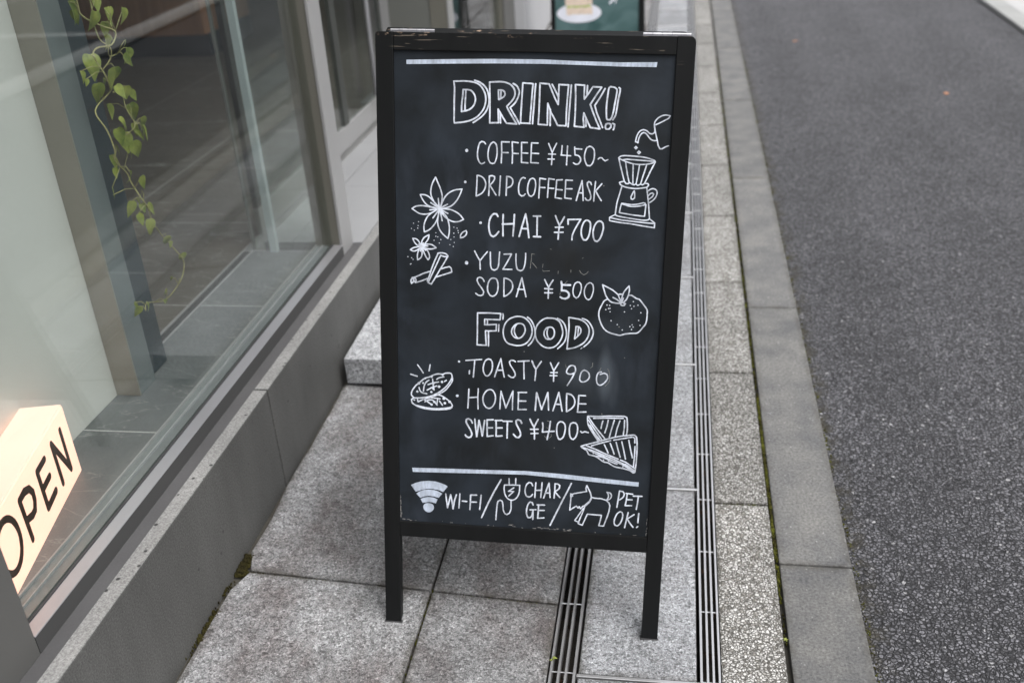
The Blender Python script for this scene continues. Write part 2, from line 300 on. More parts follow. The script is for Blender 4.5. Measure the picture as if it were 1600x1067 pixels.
M['frame'] = t.set(color=c, rough=t.math('ADD', 0.42, t.math('MULTIPLY', gr, 0.18)), spec=0.14, normal=t.bump(t.math('ADD', t.math('MULTIPLY', gr, 1.0), t.math('MULTIPLY', n2, 0.15)), 0.25, 0.0012))
t = NT('blackboard_paint'); a = t.noise(7, 6, 0.6, dist=0.4); b_ = t.noise(16, 5, 0.6, vec=t.map((1, 1, 0.35), (3, 1, 2))); sm = t.noise(4.2, 3, 0.5, vec=t.map(loc=(8, 2, 1)))
c = t.mix(t.ramp(a, (0.34, 0.0), (0.66, 1.0)), (0.0085, 0.0105, 0.0125), (0.0195, 0.0255, 0.034))
c = t.mix(t.math('MULTIPLY', t.ramp(b_, (0.5, 0.0), (0.68, 0.6)), t.ramp(sm, (0.45, 0.0), (0.6, 1.0))), c, (0.034, 0.042, 0.056))
stv = t.noise(26, 4, 0.6, vec=t.map((1, 1, 0.16), (0.7, 0, 0.1)))
def lay(c, loc, size, col, amt, rot=0.0):
    m_ = t.math('MULTIPLY', t.ramp(t.blob(loc, size, rot), (0.0, 0.0), (0.55, 1.0)), t.ramp(stv, (0.32, amt*0.35), (0.66, amt)))
    return t.mix(m_, c, col)
DK = (0.0115, 0.0125, 0.013); LT = (0.085, 0.10, 0.118)
for loc, size, col, amt in (
  ((0.0756, 0.8205), (0.0947, 0.0429), DK, 0.95),
  ((0.059, 0.742), (0.0767, 0.0281), DK, 0.70),
  ((-0.0817, 0.6419), (0.2238, 0.0790), DK, 0.45),
  ((0.0418, 0.4261), (0.2542, 0.0803), DK, 0.50),
  ((0.0983, 0.6036), (0.0441, 0.0467), LT, 0.36),
  ((0.1289, 0.5848), (0.0649, 0.0584), LT, 0.20),
  ((0.1609, 0.5933), (0.0181, 0.0671), LT, 0.55),
  ((0.1773, 0.5738), (0.0155, 0.0581), LT, 0.30),
  ((0.1444, 0.6799), (0.0358, 0.0383), LT, 0.16),
  ((0.1946, 0.6956), (0.0330, 0.0330), LT, 0.14),
  ((0.2166, 1.1074), (0.0716, 0.1073), LT, 0.09),
  ((-0.1736, 1.0981), (0.0499, 0.0749), LT, 0.06),
  ((-0.0512, 1.1894), (0.0729, 0.0607), LT, 0.06),
  ((0.0317, 0.2945), (0.1227, 0.0191), LT, 0.12),
  ((-0.1355, 0.9145), (0.0638, 0.0510), LT, 0.07),
  ((0.1047, 0.8852), (0.0748, 0.0499), LT, 0.05),
  ((-0.0321, 0.8033), (0.0768, 0.0640), LT, 0.05),
  ((0.0683, 0.8522), (0.0377, 0.0377), LT, 0.05)):
    c = lay(c, loc, size, col, amt)
dots = t.math('MULTIPLY', t.ramp(t.voro(24, vec=t.map(loc=(0.31, 0, 0.77))), (0.022, 1.0), (0.034, 0.0)), t.ramp(t.noise(13, 2), (0.52, 0.0), (0.56, 0.6)))
c = t.mix(dots, c, (0.30, 0.30, 0.29))
M['board'] = t.set(color=c, rough=t.math('ADD', 0.44, t.math('MULTIPLY', a, 0.16)), spec=0.2, normal=t.bump(t.noise(180, 3), 0.08, 0.0008))
t = NT('paint_marker_white'); n1 = t.noise(130, 3, 0.6); n2 = t.noise(24, 4, 0.6)
c = t.mix(1.0, (0.60, 0.64, 0.72), t.math('MULTIPLY', t.ramp(n1, (0.32, 0.68), (0.55, 1.06)), t.ramp(n2, (0.34, 0.68), (0.55, 1.08))), 'MULTIPLY'); M['marker'] = t.set(color=c, rough=0.65, spec=0.3)
t = NT('chalk_filled'); n1 = t.noise(90, 4, 0.65, vec=t.map((2.4, 1, 0.5))); n2 = t.noise(30, 4, 0.6)
c = t.mix(1.0, (0.47, 0.53, 0.63), t.math('MULTIPLY', t.ramp(n1, (0.3, 0.74), (0.7, 1.16)), t.ramp(n2, (0.3, 0.8), (0.65, 1.12))), 'MULTIPLY'); M['chalk'] = t.set(color=c, rough=0.8, spec=0.2)
M['ghost'] = plain('wiped_chalk', (0.17, 0.175, 0.17), 0.8, 0.2, 0, 0.5, 160)
# plants
t = NT('vine_leaf'); n1 = t.noise(18, 3); n2 = t.noise(160, 3)
c = t.mix(t.ramp(n1, (0.3, 0.0), (0.7, 1.0)), (0.085, 0.135, 0.022), (0.38, 0.41, 0.09)); c = t.mix(t.ramp(t.noise(26, 3, vec=t.map(loc=(3, 3, 3))), (0.66, 0.0), (0.72, 0.8)), c, (0.24, 0.12, 0.045))
c = t.mix(1.0, c, t.ramp(n2, (0.3, 0.85), (0.7, 1.12)), 'MULTIPLY'); t.set(color=c, rough=0.45, spec=0.4)
tl = t.n('BsdfTranslucent'); t.L(c, tl.inputs[0]); mx = t.n('MixShader'); mx.inputs[0].default_value = 0.3; t.L(t.b.outputs[0], mx.inputs[1]); t.L(tl.outputs[0], mx.inputs[2]); t.L(mx.outputs[0], t.out.inputs[0]); M['leaf'] = t.m
M['stem'] = plain('vine_stem', (0.30, 0.28, 0.12), 0.6, 0.3, 0, 0.3, 12)
t = NT('moss'); n1 = t.noise(22, 4); n2 = t.noise(400, 2)
c = t.mix(t.ramp(n1, (0.35, 0.0), (0.62, 1.0)), t.mix(t.math('LESS_THAN', t.sep()[0], -0.9), (0.024, 0.02, 0.008), (0.012, 0.010, 0.005)), t.mix(t.math('LESS_THAN', t.sep()[0], -0.9), (0.075, 0.08, 0.013), (0.036, 0.032, 0.009))); c = t.mix(1.0, c, t.ramp(n2, (0.3, 0.6), (0.7, 1.4)), 'MULTIPLY'); M['moss'] = t.set(color=c, rough=0.95, spec=0.1)
M['dead_leaf'] = plain('dry_leaf', (0.40, 0.20, 0.12), 0.7, 0.3, 0, 0.3, 60)
# light box
def glow(name, c, s):
    t = NT(name); n1 = t.noise(5, 2); k = t.math('MULTIPLY', t.ramp(n1, (0.3, 0.95), (0.7, 1.03)), s); t.set(color=(0.3, 0.3, 0.29), rough=0.35, emis=c, estr=k); return t.m
M['glow'] = glow('lit_acrylic_face', (1.0, 0.50, 0.36), 0.94); M['glow_top'] = glow('lit_acrylic_top', (1.0, 0.58, 0.43), 0.70)
M['letter'] = plain('brown_black_vinyl', (0.04, 0.022, 0.014), 0.5)
t = NT('poster_print'); x, y, z = t.sep(); n1 = t.noise(5, 4, dist=1.0)
c = t.mix(t.ramp(n1, (0.35, 0.0), (0.7, 1.0)), (0.035, 0.085, 0.085), (0.12, 0.20, 0.205)); M['poster'] = t.set(color=c, rough=0.35)
M['plate'] = plain('printed_plate', (0.72, 0.74, 0.82), 0.4); M['bread'] = plain('printed_bread', (0.70, 0.58, 0.48), 0.4, 0.5, 0, 0.2, 30); M['lettuce'] = plain('printed_lettuce', (0.45, 0.52, 0.20), 0.4, 0.5, 0, 0.3, 60)
M['cream'] = plain('printed_filling', (0.72, 0.68, 0.66), 0.4, 0.5, 0, 0.1, 40)
M['scuff'] = plain('scuffed_grey', (0.30, 0.29, 0.28), 0.8, 0.2, 0, 0.3, 120)
M['gasket_grey'] = plain('pale_joint', (0.46, 0.46, 0.45), 0.8)
M['pale_teal'] = plain('polished_glass_edge', (0.42, 0.48, 0.485), 0.3)
# ================================================================== ground, paving, road
SLOPE = 0.062
def zg(x): return max(0.0, -(x+0.2)*SLOPE)
mb = MB(); mb.face([(-7, -6, -0.16), (40, -6, -0.16), (40, 40, -0.16), (-7, 40, -0.16)]); struct('ground', mb, M['grout'])
def slab_box(mb, x0, x1, y0, y1, th=0.06, ch=0.0, dz=0.0):
    z = lambda x: zg(x)+dz
    mb.hexa([(x0, y0, z(x0)-th), (x1, y0, z(x1)-th), (x1, y1, z(x1)-th), (x0, y1, z(x0)-th), (x0, y0, z(x0)), (x1, y0, z(x1)), (x1, y1, z(x1)), (x0, y1, z(x0))])
def rough_slab(mb, x0, x1, y0, y1, left_wobble=0.0, round_r=0.0):
    """slab outline with an uneven left edge and rounded corners at the wall"""
    pts = [(x1, y0), (x1, y1)]
    n = 14; L = []
    for i in range(n+1):
        y = y1+(y0-y1)*i/n; e = min(y1-y, y-y0)
        w = left_wobble*(0.5+noise.noise(Vector((3.1, y*6.0, 0.3))))
        if e < round_r: w += round_r*(1-math.sqrt(max(0, 1-(1-e/round_r)**2)))*0.8
        L.append((x0+max(0, w), y))
    pts += L; b = len(mb.v); m = len(pts)
    mb.v += [(x, y, zg(x)) for x, y in pts] + [(x, y, zg(x)-0.06) for x, y in pts]
    mb.f.append(tuple(range(b, b+m))); mb.f.append(tuple(b+m+i for i in reversed(range(m))))
    for i in range(m): mb.f.append((b+(i+1) % m, b+i, b+m+i, b+m+(i+1) % m))
mb = MB()
for k in range(-5, 14):
    y0 = 1.692+0.9*k; y1 = y0+0.893
    rough_slab(mb, -1.012, -0.5475, y0, y1, 0.009, 0.028)
    slab_box(mb, -0.5415, -0.2515, y0+random.uniform(-.001, .001), y1)
struct('pavement', mb, M['slab'], bevel=0.0025, seg=1)
mb = MB()
for k in range(-6, 20):
    y0 = 1.490+0.6545*k; slab_box(mb, -0.186, 0.058, y0+0.004, y0+0.6445)
struct('drain_side_paving', mb, M['slab_cool'], bevel=0.002, seg=1)
mb = MB(); mb.face([(-1.03, -4.5, zg(-1.03)-0.014), (-0.5, -4.5, zg(-0.5)-0.014), (-0.5, 14.3, zg(-0.5)-0.014), (-1.03, 14.3, zg(-1.03)-0.014)])
mb.face([(-0.5, -4.5, zg(-0.5)-0.014), (-0.254, -4.5, zg(-0.254)-0.014), (-0.254, 14.3, zg(-0.254)-0.014), (-0.5, 14.3, zg(-0.5)-0.014)])
mb.face([(-0.186, -4.5, -0.02), (0.06, -4.5, -0.02), (0.06, 14.3, -0.02), (-0.186, 14.3, -0.02)])
mb.face([(0.106, -4.5, -0.02), (0.43, -4.5, -0.02), (0.43, 14.3, -0.02), (0.106, 14.3, -0.02)])
struct('joint_bed', mb, M['grout'])
mb = MB()
for k in range(-9, 20): slab_box(mb, 0.1095, 0.243, 2.0905+0.6605*k+0.0042, 2.0905+0.6605*(k+1)-0.0042, 0.05)
struct('kerb_strip', mb, M['aggregate'], bevel=0.004, seg=2)
mb = MB()
for k in range(-4, 10):
    y0 = 1.869+1.338*k; mb.box(0.2535, 0.4185, y0+0.0025, y0+1.3355, -0.06, 0.0)
struct('gutter', mb, M['gutter'], bevel=0.004, seg=2)
mb = MB(); xs = [0.419, 0.47, 0.8, 1.4, 2.0, 2.305]; zs = [-0.006, -0.003, 0.004, 0.014, 0.006, 0.0]
for i in range(5): mb.face([(xs[i], -6, zs[i]), (xs[i+1], -6, zs[i+1]), (xs[i+1], 40, zs[i+1]), (xs[i], 40, zs[i])])
struct('road', mb, M['asphalt'])
# far side of the street: kerb, a cross line, pale paving
mb = MB()
for k in range(-6, 14): mb.box(2.31, 2.455, k*0.99-0.3, k*0.99+0.685, -0.1, 0.03+0.0)
struct('far_kerb', mb, M['kerb_far'], bevel=0.01)
mb = MB(); mb.face([(2.456, -6, 0.014), (14, -6, 0.014), (14, 40, 0.014), (2.456, 40, 0.014)]); struct('car_park', mb, M['pave_far'])
mb = MB(); mb.face([(2.462, -6, 0.018), (2.64, -6, 0.018), (2.64, 40, 0.018), (2.462, 40, 0.018)]); mb.face([(2.645, 8.3, 0.018), (5.2, 8.42, 0.018), (5.2, 8.56, 0.018), (2.645, 8.44, 0.018)])
mb.face([(5.02, 9.7, 0.0185), (5.14, 9.7, 0.0185), (4.45, 12.3, 0.0185), (4.33, 12.3, 0.0185)]); struct('painted_lines', mb, M['line'])
w = build('opposite_wall', MB().box(13, 13.4, -6, 40, -0.15, 6.5), M['facade']); tag(w, 'plain grey rendered wall standing across the street beyond the car park', 'wall')
# steel trims between the paving slabs beside the drain (cross bars every slab)
for k in range(-2, 16):
    y0 = 1.4865+0.6545*k
    o = build('trim_bar', MB().box(-0.1895, 0.0655, y0-0.0036, y0+0.0036, -0.03, 0.0012), M['steel'], bevel=0.0006, seg=1)
    tag(o, 'thin steel cross trim set between slabs of the drain side paving', 'trim bar', 'steel cross trims between the drain side slabs')

# ------------------------------------------------------------------ drain gratings
def drain(name, label, x0, x1, bars, wide, seed):
    rnd = random.Random(seed); t = thing(name, label, 'drain', at((x0+x1)/2, 1.5, 0)); b = ((x0+x1)/2, 1.5, 0)
    ch = MB(); y0, y1 = -4.4, 14.2
    ch.face([(x0, y0, -0.07), (x1, y0, -0.07), (x1, y1, -0.07), (x0, y1, -0.07)])
    ch.face([(x0, y0, -0.07), (x0, y1, -0.07), (x0, y1, -0.004), (x0, y0, -0.004)]); ch.face([(x1, y0, -0.07), (x1, y0, -0.004), (x1, y1, -0.004), (x1, y1, -0.07)])
    build('channel', ch.shift(b), M['soil'], t)
    g = MB()
    for (bx, bw) in bars: g.box(bx-bw/2, bx+bw/2, y0, y1, -0.022, 0.0005)
    r = g; y = 1.5-0.204*28
    while y < 14:
        r.tube([(bars[0][0], y, -0.009), (bars[-1][0], y, -0.009)], 0.0014, 6); y += 0.204
    build('grate', g.shift(b), M['steel'], t)
    d = MB()
    for i in range(46):
        px = rnd.uniform(x0+0.006, x1-0.006); py = rnd.uniform(1.2, 2.6); a = rnd.uniform(0, 6.28); s = rnd.uniform(0.004, 0.012)
        d.face([(px+math.cos(a+q)*s*(1 if j % 2 else .5), py+math.sin(a+q)*s*(1 if j % 2 else .5), -0.045+rnd.uniform(-.015, .012)) for j, q in enumerate((0, 1.57, 3.14, 4.71))])
    l = build('debris', d.shift(b), M['debris'], t); l['kind'] = 'stuff'
    return t
M['debris'] = plain('drain_debris', (0.10, 0.06, 0.04), 0.9, 0.2, 0, 0.5, 40)
drain('drain_grating', 'slot drain grating passing under the chalkboard sign', -0.2495, -0.188, [(-0.2445, .0048), (-0.2275, .0048), (-0.2125, .0048), (-0.1945, .0058)], True, 3)
drain('drain_grating', 'slot drain grating with bright bars along the pebbled kerb strip', 0.0655, 0.1085, [(0.0685, .0048), (0.0815, .0044), (0.0935, .0044), (0.1055, .0042)], False, 5)

# ------------------------------------------------------------------ moss in the joints
def moss(name, runs, seed):
    rnd = random.Random(seed); m = MB()
    for (x0, x1, y0, y1, n, s0, zb) in runs:
        for i in range(n):
            x = rnd.uniform(x0, x1); y = rnd.uniform(y0, y1); s = s0*rnd.uniform(0.5, 1.2); z = zg(x)+zb
            b = len(m.v); k = 6; a0 = rnd.uniform(0, 6)
            for j in range(k):
                a = a0+j*6.283/k; q = s*rnd.uniform(0.75, 1.2); m.v.append((x+q*math.cos(a), y+q*math.sin(a), z-0.003))
            for j in range(k):
                a = a0+j*6.283/k+0.4; q = s*rnd.uniform(0.4, 0.75); m.v.append((x+q*math.cos(a), y+q*math.sin(a), z+s*rnd.uniform(0.3, 0.7)))
            m.v.append((x+rnd.uniform(-.3, .3)*s, y+rnd.uniform(-.3, .3)*s, z+s*rnd.uniform(0.6, 1.0)))
            for j in range(k):
                m.f.append((b+j, b+(j+1) % k, b+k+(j+1) % k, b+k+j)); m.f.append((b+k+j, b+k+(j+1) % k, b+2*k))
    o = build(name, m, M['moss']); o['kind'] = 'stuff'; o['label'] = 'green brown moss growing in the paving joints'; o['category'] = 'moss'; return o
moss('moss', [(0.245, 0.252, 1.80, 2.62, 420, 0.0042, -0.0055), (0.245, 0.252, 2.62, 7.0, 520, 0.005, -0.007), (0.246, 0.251, 1.62, 1.80, 26, 0.003, -0.010),
    (0.12, 0.25, 2.088, 2.093, 40, 0.0022, -0.004), (0.42, 0.432, 1.40, 2.0, 90, 0.003, -0.006), (0.418, 0.428, 2.0, 7.0, 330, 0.0045, -0.006),
    (-1.018, -0.996, 1.672, 1.745, 130, 0.0055, -0.004), (-1.012, -0.95, 1.685, 1.691, 60, 0.003, -0.006), (-0.95, -0.56, 1.686, 1.690, 60, 0.0022, -0.007), (-1.018, -1.0, 1.46, 1.56, 130, 0.0055, -0.004), (-1.02, -1.003, 1.40, 1.66, 70, 0.003, -0.004),
    (-0.546, -0.543, 1.35, 1.70, 60, 0.0022, -0.007), (-0.54, -0.255, 1.686, 1.690, 70, 0.0022, -0.007)], 11)
# small growing things and leaves
def leaf_mesh(m, p, d, up, L, w, fold=0.25, curl=0.25):
    """heart-shaped leaf at p pointing along d"""
    d = Vector(d).normalized(); up = Vector(up); s = d.cross(up).normalized(); nrm = s.cross(d)
    rows = [(-.06, .0), (0.02, .62), (0.2, .98), (0.42, .86), (0.66, .52), (0.86, .2), (1.0, 0.0)]
    P = Vector(p); mid = [P+d*(max(0, t)*L)+nrm*(-curl*L*t*t) for t, _ in rows]; b = len(m.v)
    for (t, q), c in zip(rows, mid):
        back = d*(-0.10*L) if 0 < t < 0.1 else Vector((0, 0, 0))
        m.v += [tuple(c-s*(q*w/2)+nrm*(fold*q*w/2)+back), tuple(c), tuple(c+s*(q*w/2)+nrm*(fold*q*w/2)+back)]
    for i in range(len(rows)-1):
        a = b+i*3; m.f += [(a, a+1, a+4, a+3), (a+1, a+2, a+5, a+4)]
m = MB(); leaf_mesh(m, (-0.2435, 1.525, 0.004), (1, 0.1, 0.15), (0, 0, 1), 0.010, 0.009); leaf_mesh(m, (-0.245, 1.522, 0.002), (-1, -0.2, 0.1), (0, 0, 1), 0.006, 0.005)
m.tube([(-0.244, 1.523, -0.03), (-0.2435, 1.524, 0.004)], 0.0008, 5)
tag(build('seedling', m, M['leaf']), 'tiny green seedling sprouting from the slot drain', 'plant')
m = MB()
for a in range(5): leaf_mesh(m, (0.2475, 1.628, -0.002), (math.cos(a*1.3), math.sin(a*1.3), 0.5), (0, 0, 1), 0.007, 0.004)
tag(build('seedling', m, M['leaf']), 'tiny bright sprout in the joint between kerb strip and gutter', 'plant')
for (x, y, lb, s, a) in ((0.782, 7.288, 'small reddish fallen leaf lying far up the road', 0.03, 0.4), (1.483, 5.856, 'small orange fallen leaf lying on the middle of the road', 0.032, 1.9)):
    m = MB(); leaf_mesh(m, (x, y, 0.016), (math.cos(a), math.sin(a), 0.2), (0, 0, 1), s*1.4, s); tag(build('fallen_leaf', m, M['dead_leaf']), lb, 'leaf')

# ================================================================== the shop front (building frame B)
def bthing(name, label, cat, x, y, z, group=None):
    t = thing(name, label, cat, at(x, y, z, True), group); t['_'] = 0; del t['_']; return t, (x, y, z)
# plinth: basalt cladding panels with open joints, top edge in a skylit colour, flashing behind
XW = -1.02
t, b = bthing('plinth', 'dark grey basalt clad plinth under the shop window', 'plinth', XW, 1.5, 0.0)
JY = [-3.13, -1.41, 0.31, 2.0305, 3.7505, 5.4705, 6.78]
m = MB(); mt = MB()
for i in range(len(JY)-1):
    y0, y1 = JY[i]+0.0034, JY[i+1]-0.0034
    m.box(-1.0555, XW, y0, y1, -0.12, 0.3515)
    mt.box(-1.055, XW-0.0006, y0+0.0004, y1-0.0004, 0.3515, 0.3535)
build('cladding', m.shift(b), M['basalt'], t, bevel=0.0012, seg=1); build('top_edge', mt.shift(b), M['basalt_top'], t)
build('backing', MB().box(-1.094, -1.057, -3.1, 6.78, -0.12, 0.346).shift(b), M['gasket'], t)
build('flashing', MB().box(-1.0935, -1.0565, -3.1, 4.79, 0.346, 0.3492).shift(b), M['channel'], t)

M['sill_face'] = plain('shaded_sill_face', (0.072, 0.072, 0.072), 0.5, 0.4, 0.2, 0.05, 3)  # shade on the sill front painted in as a darker metal colour
def window(label, y0, y1, grp=None):
    t, b = bthing('shop_window', label, 'window', -1.13, y0, 0.35, )
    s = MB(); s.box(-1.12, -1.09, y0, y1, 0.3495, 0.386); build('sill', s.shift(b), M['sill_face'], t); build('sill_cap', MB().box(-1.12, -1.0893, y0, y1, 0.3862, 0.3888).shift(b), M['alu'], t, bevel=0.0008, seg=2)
    build('gasket', MB().box(-1.1245, -1.1202, y0, y1, 0.36, 0.3905).shift(b), M['gasket'], t)
    build('glass_pane', MB().box(-1.135, -1.125, y0, y1, 0.372, 2.78).shift(b), M['glass'], t)
    c = MB(); c.box(-1.1845, -1.1355, y0, y1, 0.35, 0.3835); build('inner_channel', c.shift(b), M['gasket_teal'], t)
    c = MB(); c.box(-1.1605, -1.1578, y0, y1, 0.3836, 0.388); c.box(-1.1845, -1.1805, y0, y1, 0.3836, 0.389); build('bead', c.shift(b), M['alu_light'], t)
    return t
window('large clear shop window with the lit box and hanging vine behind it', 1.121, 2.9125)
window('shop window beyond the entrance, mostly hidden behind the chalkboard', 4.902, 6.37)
def column(label, y0, y1, mat, x1=-1.09):
    t, b = bthing('metal_column', label, 'column', -1.14, (y0+y1)/2, 0.35)
    c = MB(); c.box(-1.1, x1, y0, y1, 0.3495, 2.78); build('cover_plate', c.shift(b), mat, t, bevel=0.0015, seg=2)
    c = MB(); c.box(-1.1835, -1.101, y0+0.002, y1-0.002, 0.3495, 2.78); build('post', c.shift(b), M['alu_dark'], t)
    return t
M['alu_dark'] = plain('olive_grey_metal', (0.17, 0.165, 0.14), 0.45, 0.5, 0.3, 0.05, 2)
column('dark grey metal column at the near end of the shop window', 0.86, 1.1195, M['metal_dark'])
column('slim pale metal column between shop window and entrance', 2.9135, 3.016, M['alu_light'])
column('slim pale metal column on the far side of the entrance', 4.80, 4.90, M['alu_light'])
column('wide dark column at the far end of the shop front', 6.372, 6.776, M['metal_dark'])
# things in the window bay
t, b = bthing('glass_return', 'clear glass side pane closing the window bay at the entrance', 'glass pane', -1.3, 2.93, 0.36)
build('pane', MB().box(-1.41, -1.186, 2.934, 2.942, 0.361, 2.78).shift(b), M['glass_in'], t); build('edge_strip', MB().box(-1.346, -1.323, 2.912, 2.9335, 0.361, 2.78).shift(b), M['pale_teal'] if 'pale_teal' in M else M['alu_light'], t)
build('stile', MB().box(-1.417, -1.4105, 2.93, 2.946, 0.361, 2.78).shift(b), M['vest'], t)
t, b = bthing('partition', 'pale grey green painted partition panel left of the bronze pillar', 'partition', -1.4, 1.2, 0.36)
build('panel', MB().box(-1.46, -1.40, -1.2, 1.972, 0.361, 2.9).shift(b), M['panel_white'], t)
t, b = bthing('pillar', 'bronze faced square pillar behind the hanging vine', 'pillar', -1.36, 2.0, 0.36)
build('bronze_face', MB().box(-1.40, -1.3355, 1.9725, 1.978, 0.361, 2.9).shift(b), M['bronze'], t); build('body', MB().box(-1.41, -1.3360, 1.979, 2.056, 0.361, 2.9).shift(b), M['side_grey'], t)
t, b = bthing('sliding_panel', 'dark blue sliding panel edge just behind the pillar', 'panel', -1.38, 2.1, 0.36)
build('leaf', MB().box(-1.405, -1.352, 2.0575, 2.155, 0.364, 2.9).shift(b), M['navy'], t)
# shop interior shell
sh = lambda n, m, mat: (lambda o: o)(struct(n, m, mat, M=M_B))
m = MB(); md_ = MB(); ys = [-2.33+0.69*k for k in range(18)]; xsr = [-1.4195, -2.08, -2.77, -3.46, -4.15, -4.84, -5.53, -6.22]
xb = [(-1.4195, -1.186)]+[(-xsr_b, -xsr_a) for xsr_a, xsr_b in ()]
for k in range(len(ys)-1):
    md_.box(-1.412, -1.1865, ys[k]+0.0022, ys[k+1]-0.0022, 0.30, 0.36) if ys[k+1] < 3.0 else None
    if k == 7: pass
    for i in range(len(xsr)-1):
        xa = -1.452 if i == 0 else xsr[i]; m.box(xsr[i+1]+0.0022, xa-0.0022, ys[k]+0.0022, ys[k+1]-0.0022, 0.30, 0.36)
md_.box(-1.412, -1.1865, ys[7]+0.0022, 2.926, 0.30, 0.36) if ys[8] >= 3.0 else None
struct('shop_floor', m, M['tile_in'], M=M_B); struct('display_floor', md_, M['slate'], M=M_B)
struct('floor_bed', MB().box(-6.3, -1.452, -2.4, 9.3, 0.2, 0.3597).box(-1.4123, -1.186, -2.4, 2.927, 0.2, 0.3597), M['gasket_grey'] if 'gasket_grey' in M else M['line'], M=M_B)
m = MB(); m.box(-1.4508, -1.446, 2.16, 4.78, 0.357, 0.3618); m.box(-1.4182, -1.4125, 2.02, 2.926, 0.357, 0.3618)
t = build('floor_track', m, M['alu_light'], M=M_B); tag(t, 'sliding door track let into the slate shop floor', 'floor track')
m = MB(); m.box(-1.446, -1.4185, 2.02, 2.926, 0.3566, 0.3572); struct('track_slot', m, M['gasket'], M=M_B)
m = MB(); ty = [3.017, 3.6, 4.2, 4.799]
for k in range(3):
    for xa, xb_ in ((-1.412, -1.312), (-1.309, -1.0575)): m.box(xa, xb_, ty[k]+0.001, ty[k+1]-0.001, 0.30, 0.3545)
struct('entrance_landing', m, M['landing'], M=M_B)
struct('interior_ceiling', MB().box(-6.4, -1.19, -2.4, 9.3, 2.91, 3.0), M['ceiling'], M=M_B)
w = build('interior_wall', MB().box(-6.4, -1.2, 9.0, 9.2, 0.2, 2.9), M['dark_wall'], M=M_B); tag(w, 'dark wall at the back end of the shop', 'wall')
w = build('interior_wall', MB().box(-6.5, -6.3, -2.4, 9.0, 0.2, 2.9), M['dark_wall'], M=M_B); tag(w, 'dark side wall deep inside the shop', 'wall')
w = build('interior_wall', MB().box(-6.3, -1.47, -2.5, -2.3, 0.2, 2.9), M['dark_wall'], M=M_B); tag(w, 'dark wall closing the shop at its near end', 'wall')
t, b = bthing('counter', 'long walnut counter on a dark base at the back of the shop', 'counter', -4.2, 6.5, 0.36)
m = MB(); cx = [-6.2, -5.2, -4.1, -3.62, -3.0]
for i in range(4): m.box(cx[i]+0.003, cx[i+1]-0.003, 6.15, 6.9, 0.50, 1.42)
build('front_panels', m.shift(b), M['walnut'], t, bevel=0.003, seg=1); build('base', MB().box(-6.2, -3.0, 6.19, 6.9, 0.361, 0.50).shift(b), M['navy'], t); build('top', MB().box(-6.2, -2.96, 6.10, 6.95, 1.421, 1.46).shift(b), M['dark_wall'], t)
# entrance: sliding glass door at x = -1.43 and the end wall of the recess
t, b = bthing('sliding_door', 'grey framed glass sliding door set back in the entrance', 'door', -1.43, 3.9, 0.36)
def leaf(y0, y1, dx):
    build('bottom_rail', MB().box(-1.45+dx, -1.43+dx, y0, y1, 0.366, 0.462).shift(b), M['alu_light'], t, bevel=0.001, seg=1)
    build('stile', MB().box(-1.45+dx, -1.4305+dx, y0, y0+0.03, 0.4625, 2.7).shift(b), M['door_stile'], t); build('stile', MB().box(-1.45+dx, -1.4305+dx, y1-0.03, y1, 0.4625, 2.7).shift(b), M['door_stile'], t)
    build('glass_pane', MB().box(-1.444+dx, -1.436+dx, y0+0.0305, y1-0.0305, 0.4625, 2.7).shift(b), M['glass'], t)
M['door_stile'] = plain('dark_door_stile', (0.07, 0.075, 0.07), 0.45, 0.5, 0.3)
leaf(3.06, 4.11, 0.0); leaf(4.112, 4.80, 0.0)
build('handle', MB().tube([(-1.40, 4.49, 0.50), (-1.40, 4.49, 1.6)], 0.013, 12).shift(b), M['alu'], t, smooth=True)
t, b = bthing('recess_wall', 'grey end panel with a pale edge in the entrance recess', 'wall panel', -1.3, 4.81, 0.36)
build('panel', MB().box(-1.388, -1.186, 4.806, 4.83, 0.36, 2.78).shift(b), M['vest'], t); build('edge_trim', MB().box(-1.43, -1.389, 4.803, 4.833, 0.36, 2.78).shift(b), M['alu_light'], t)
# behind the far window: pale blind box so that the bay reads light
t, b = bthing('window_ledge', 'pale ledge behind the far shop window', 'ledge', -1.4, 5.6, 0.36)
build('top', MB().box(-1.6, -1.188, 4.84, 6.36, 0.361, 0.375).shift(b), M['landing'], t)
# the building above the shop front and the wall beyond it
t, b = bthing('shop_building', 'grey building front above the shop windows', 'building', -1.1, 3.0, 2.78)
build('lintel', MB().box(-1.3, -1.06, -3.2, 6.78, 2.781, 3.3).shift(b), M['metal_dark'], t); build('wall', MB().box(-1.4, -1.08, -3.2, 6.78, 3.301, 8.0).shift(b), M['facade'], t)
w = build('side_wall', MB().box(-1.3, -1.025, 6.79, 16, -0.12, 2.4), M['pale_wall'], M=M_B); tag(w, 'pale concrete wall beyond the far end of the shop front', 'wall')
w = build('near_wall', MB().box(-1.3, -1.09, -3.2, 0.858, 0.35, 2.78), M['metal_dark'], M=M_B); tag(w, 'dark metal wall panel at the near end of the shop front', 'wall')

# granite step in front of the entrance
t = thing('step_block', 'speckled pale granite step block against the plinth below the entrance', 'step', at(-0.8, 3.2, 0.05))
build('block', MB().box(-0.998, -0.62, 2.53, 4.35, 0.0595, 0.1465).shift((-0.8, 3.2, 0.05)), M['step'], t, bevel=0.003, seg=2)
for yy in (2.75, 3.45, 4.15): build('foot', MB().box(-0.72, -0.66, yy-0.04, yy+0.04, zg(-0.69)-0.003, 0.059).shift((-0.8, 3.2, 0.05)), M['gasket'], t); build('foot', MB().box(-0.985, -0.90, yy+0.01, yy+0.09, zg(-0.9)-0.006, 0.059).shift((-0.8, 3.2, 0.05)), M['gasket'], t)
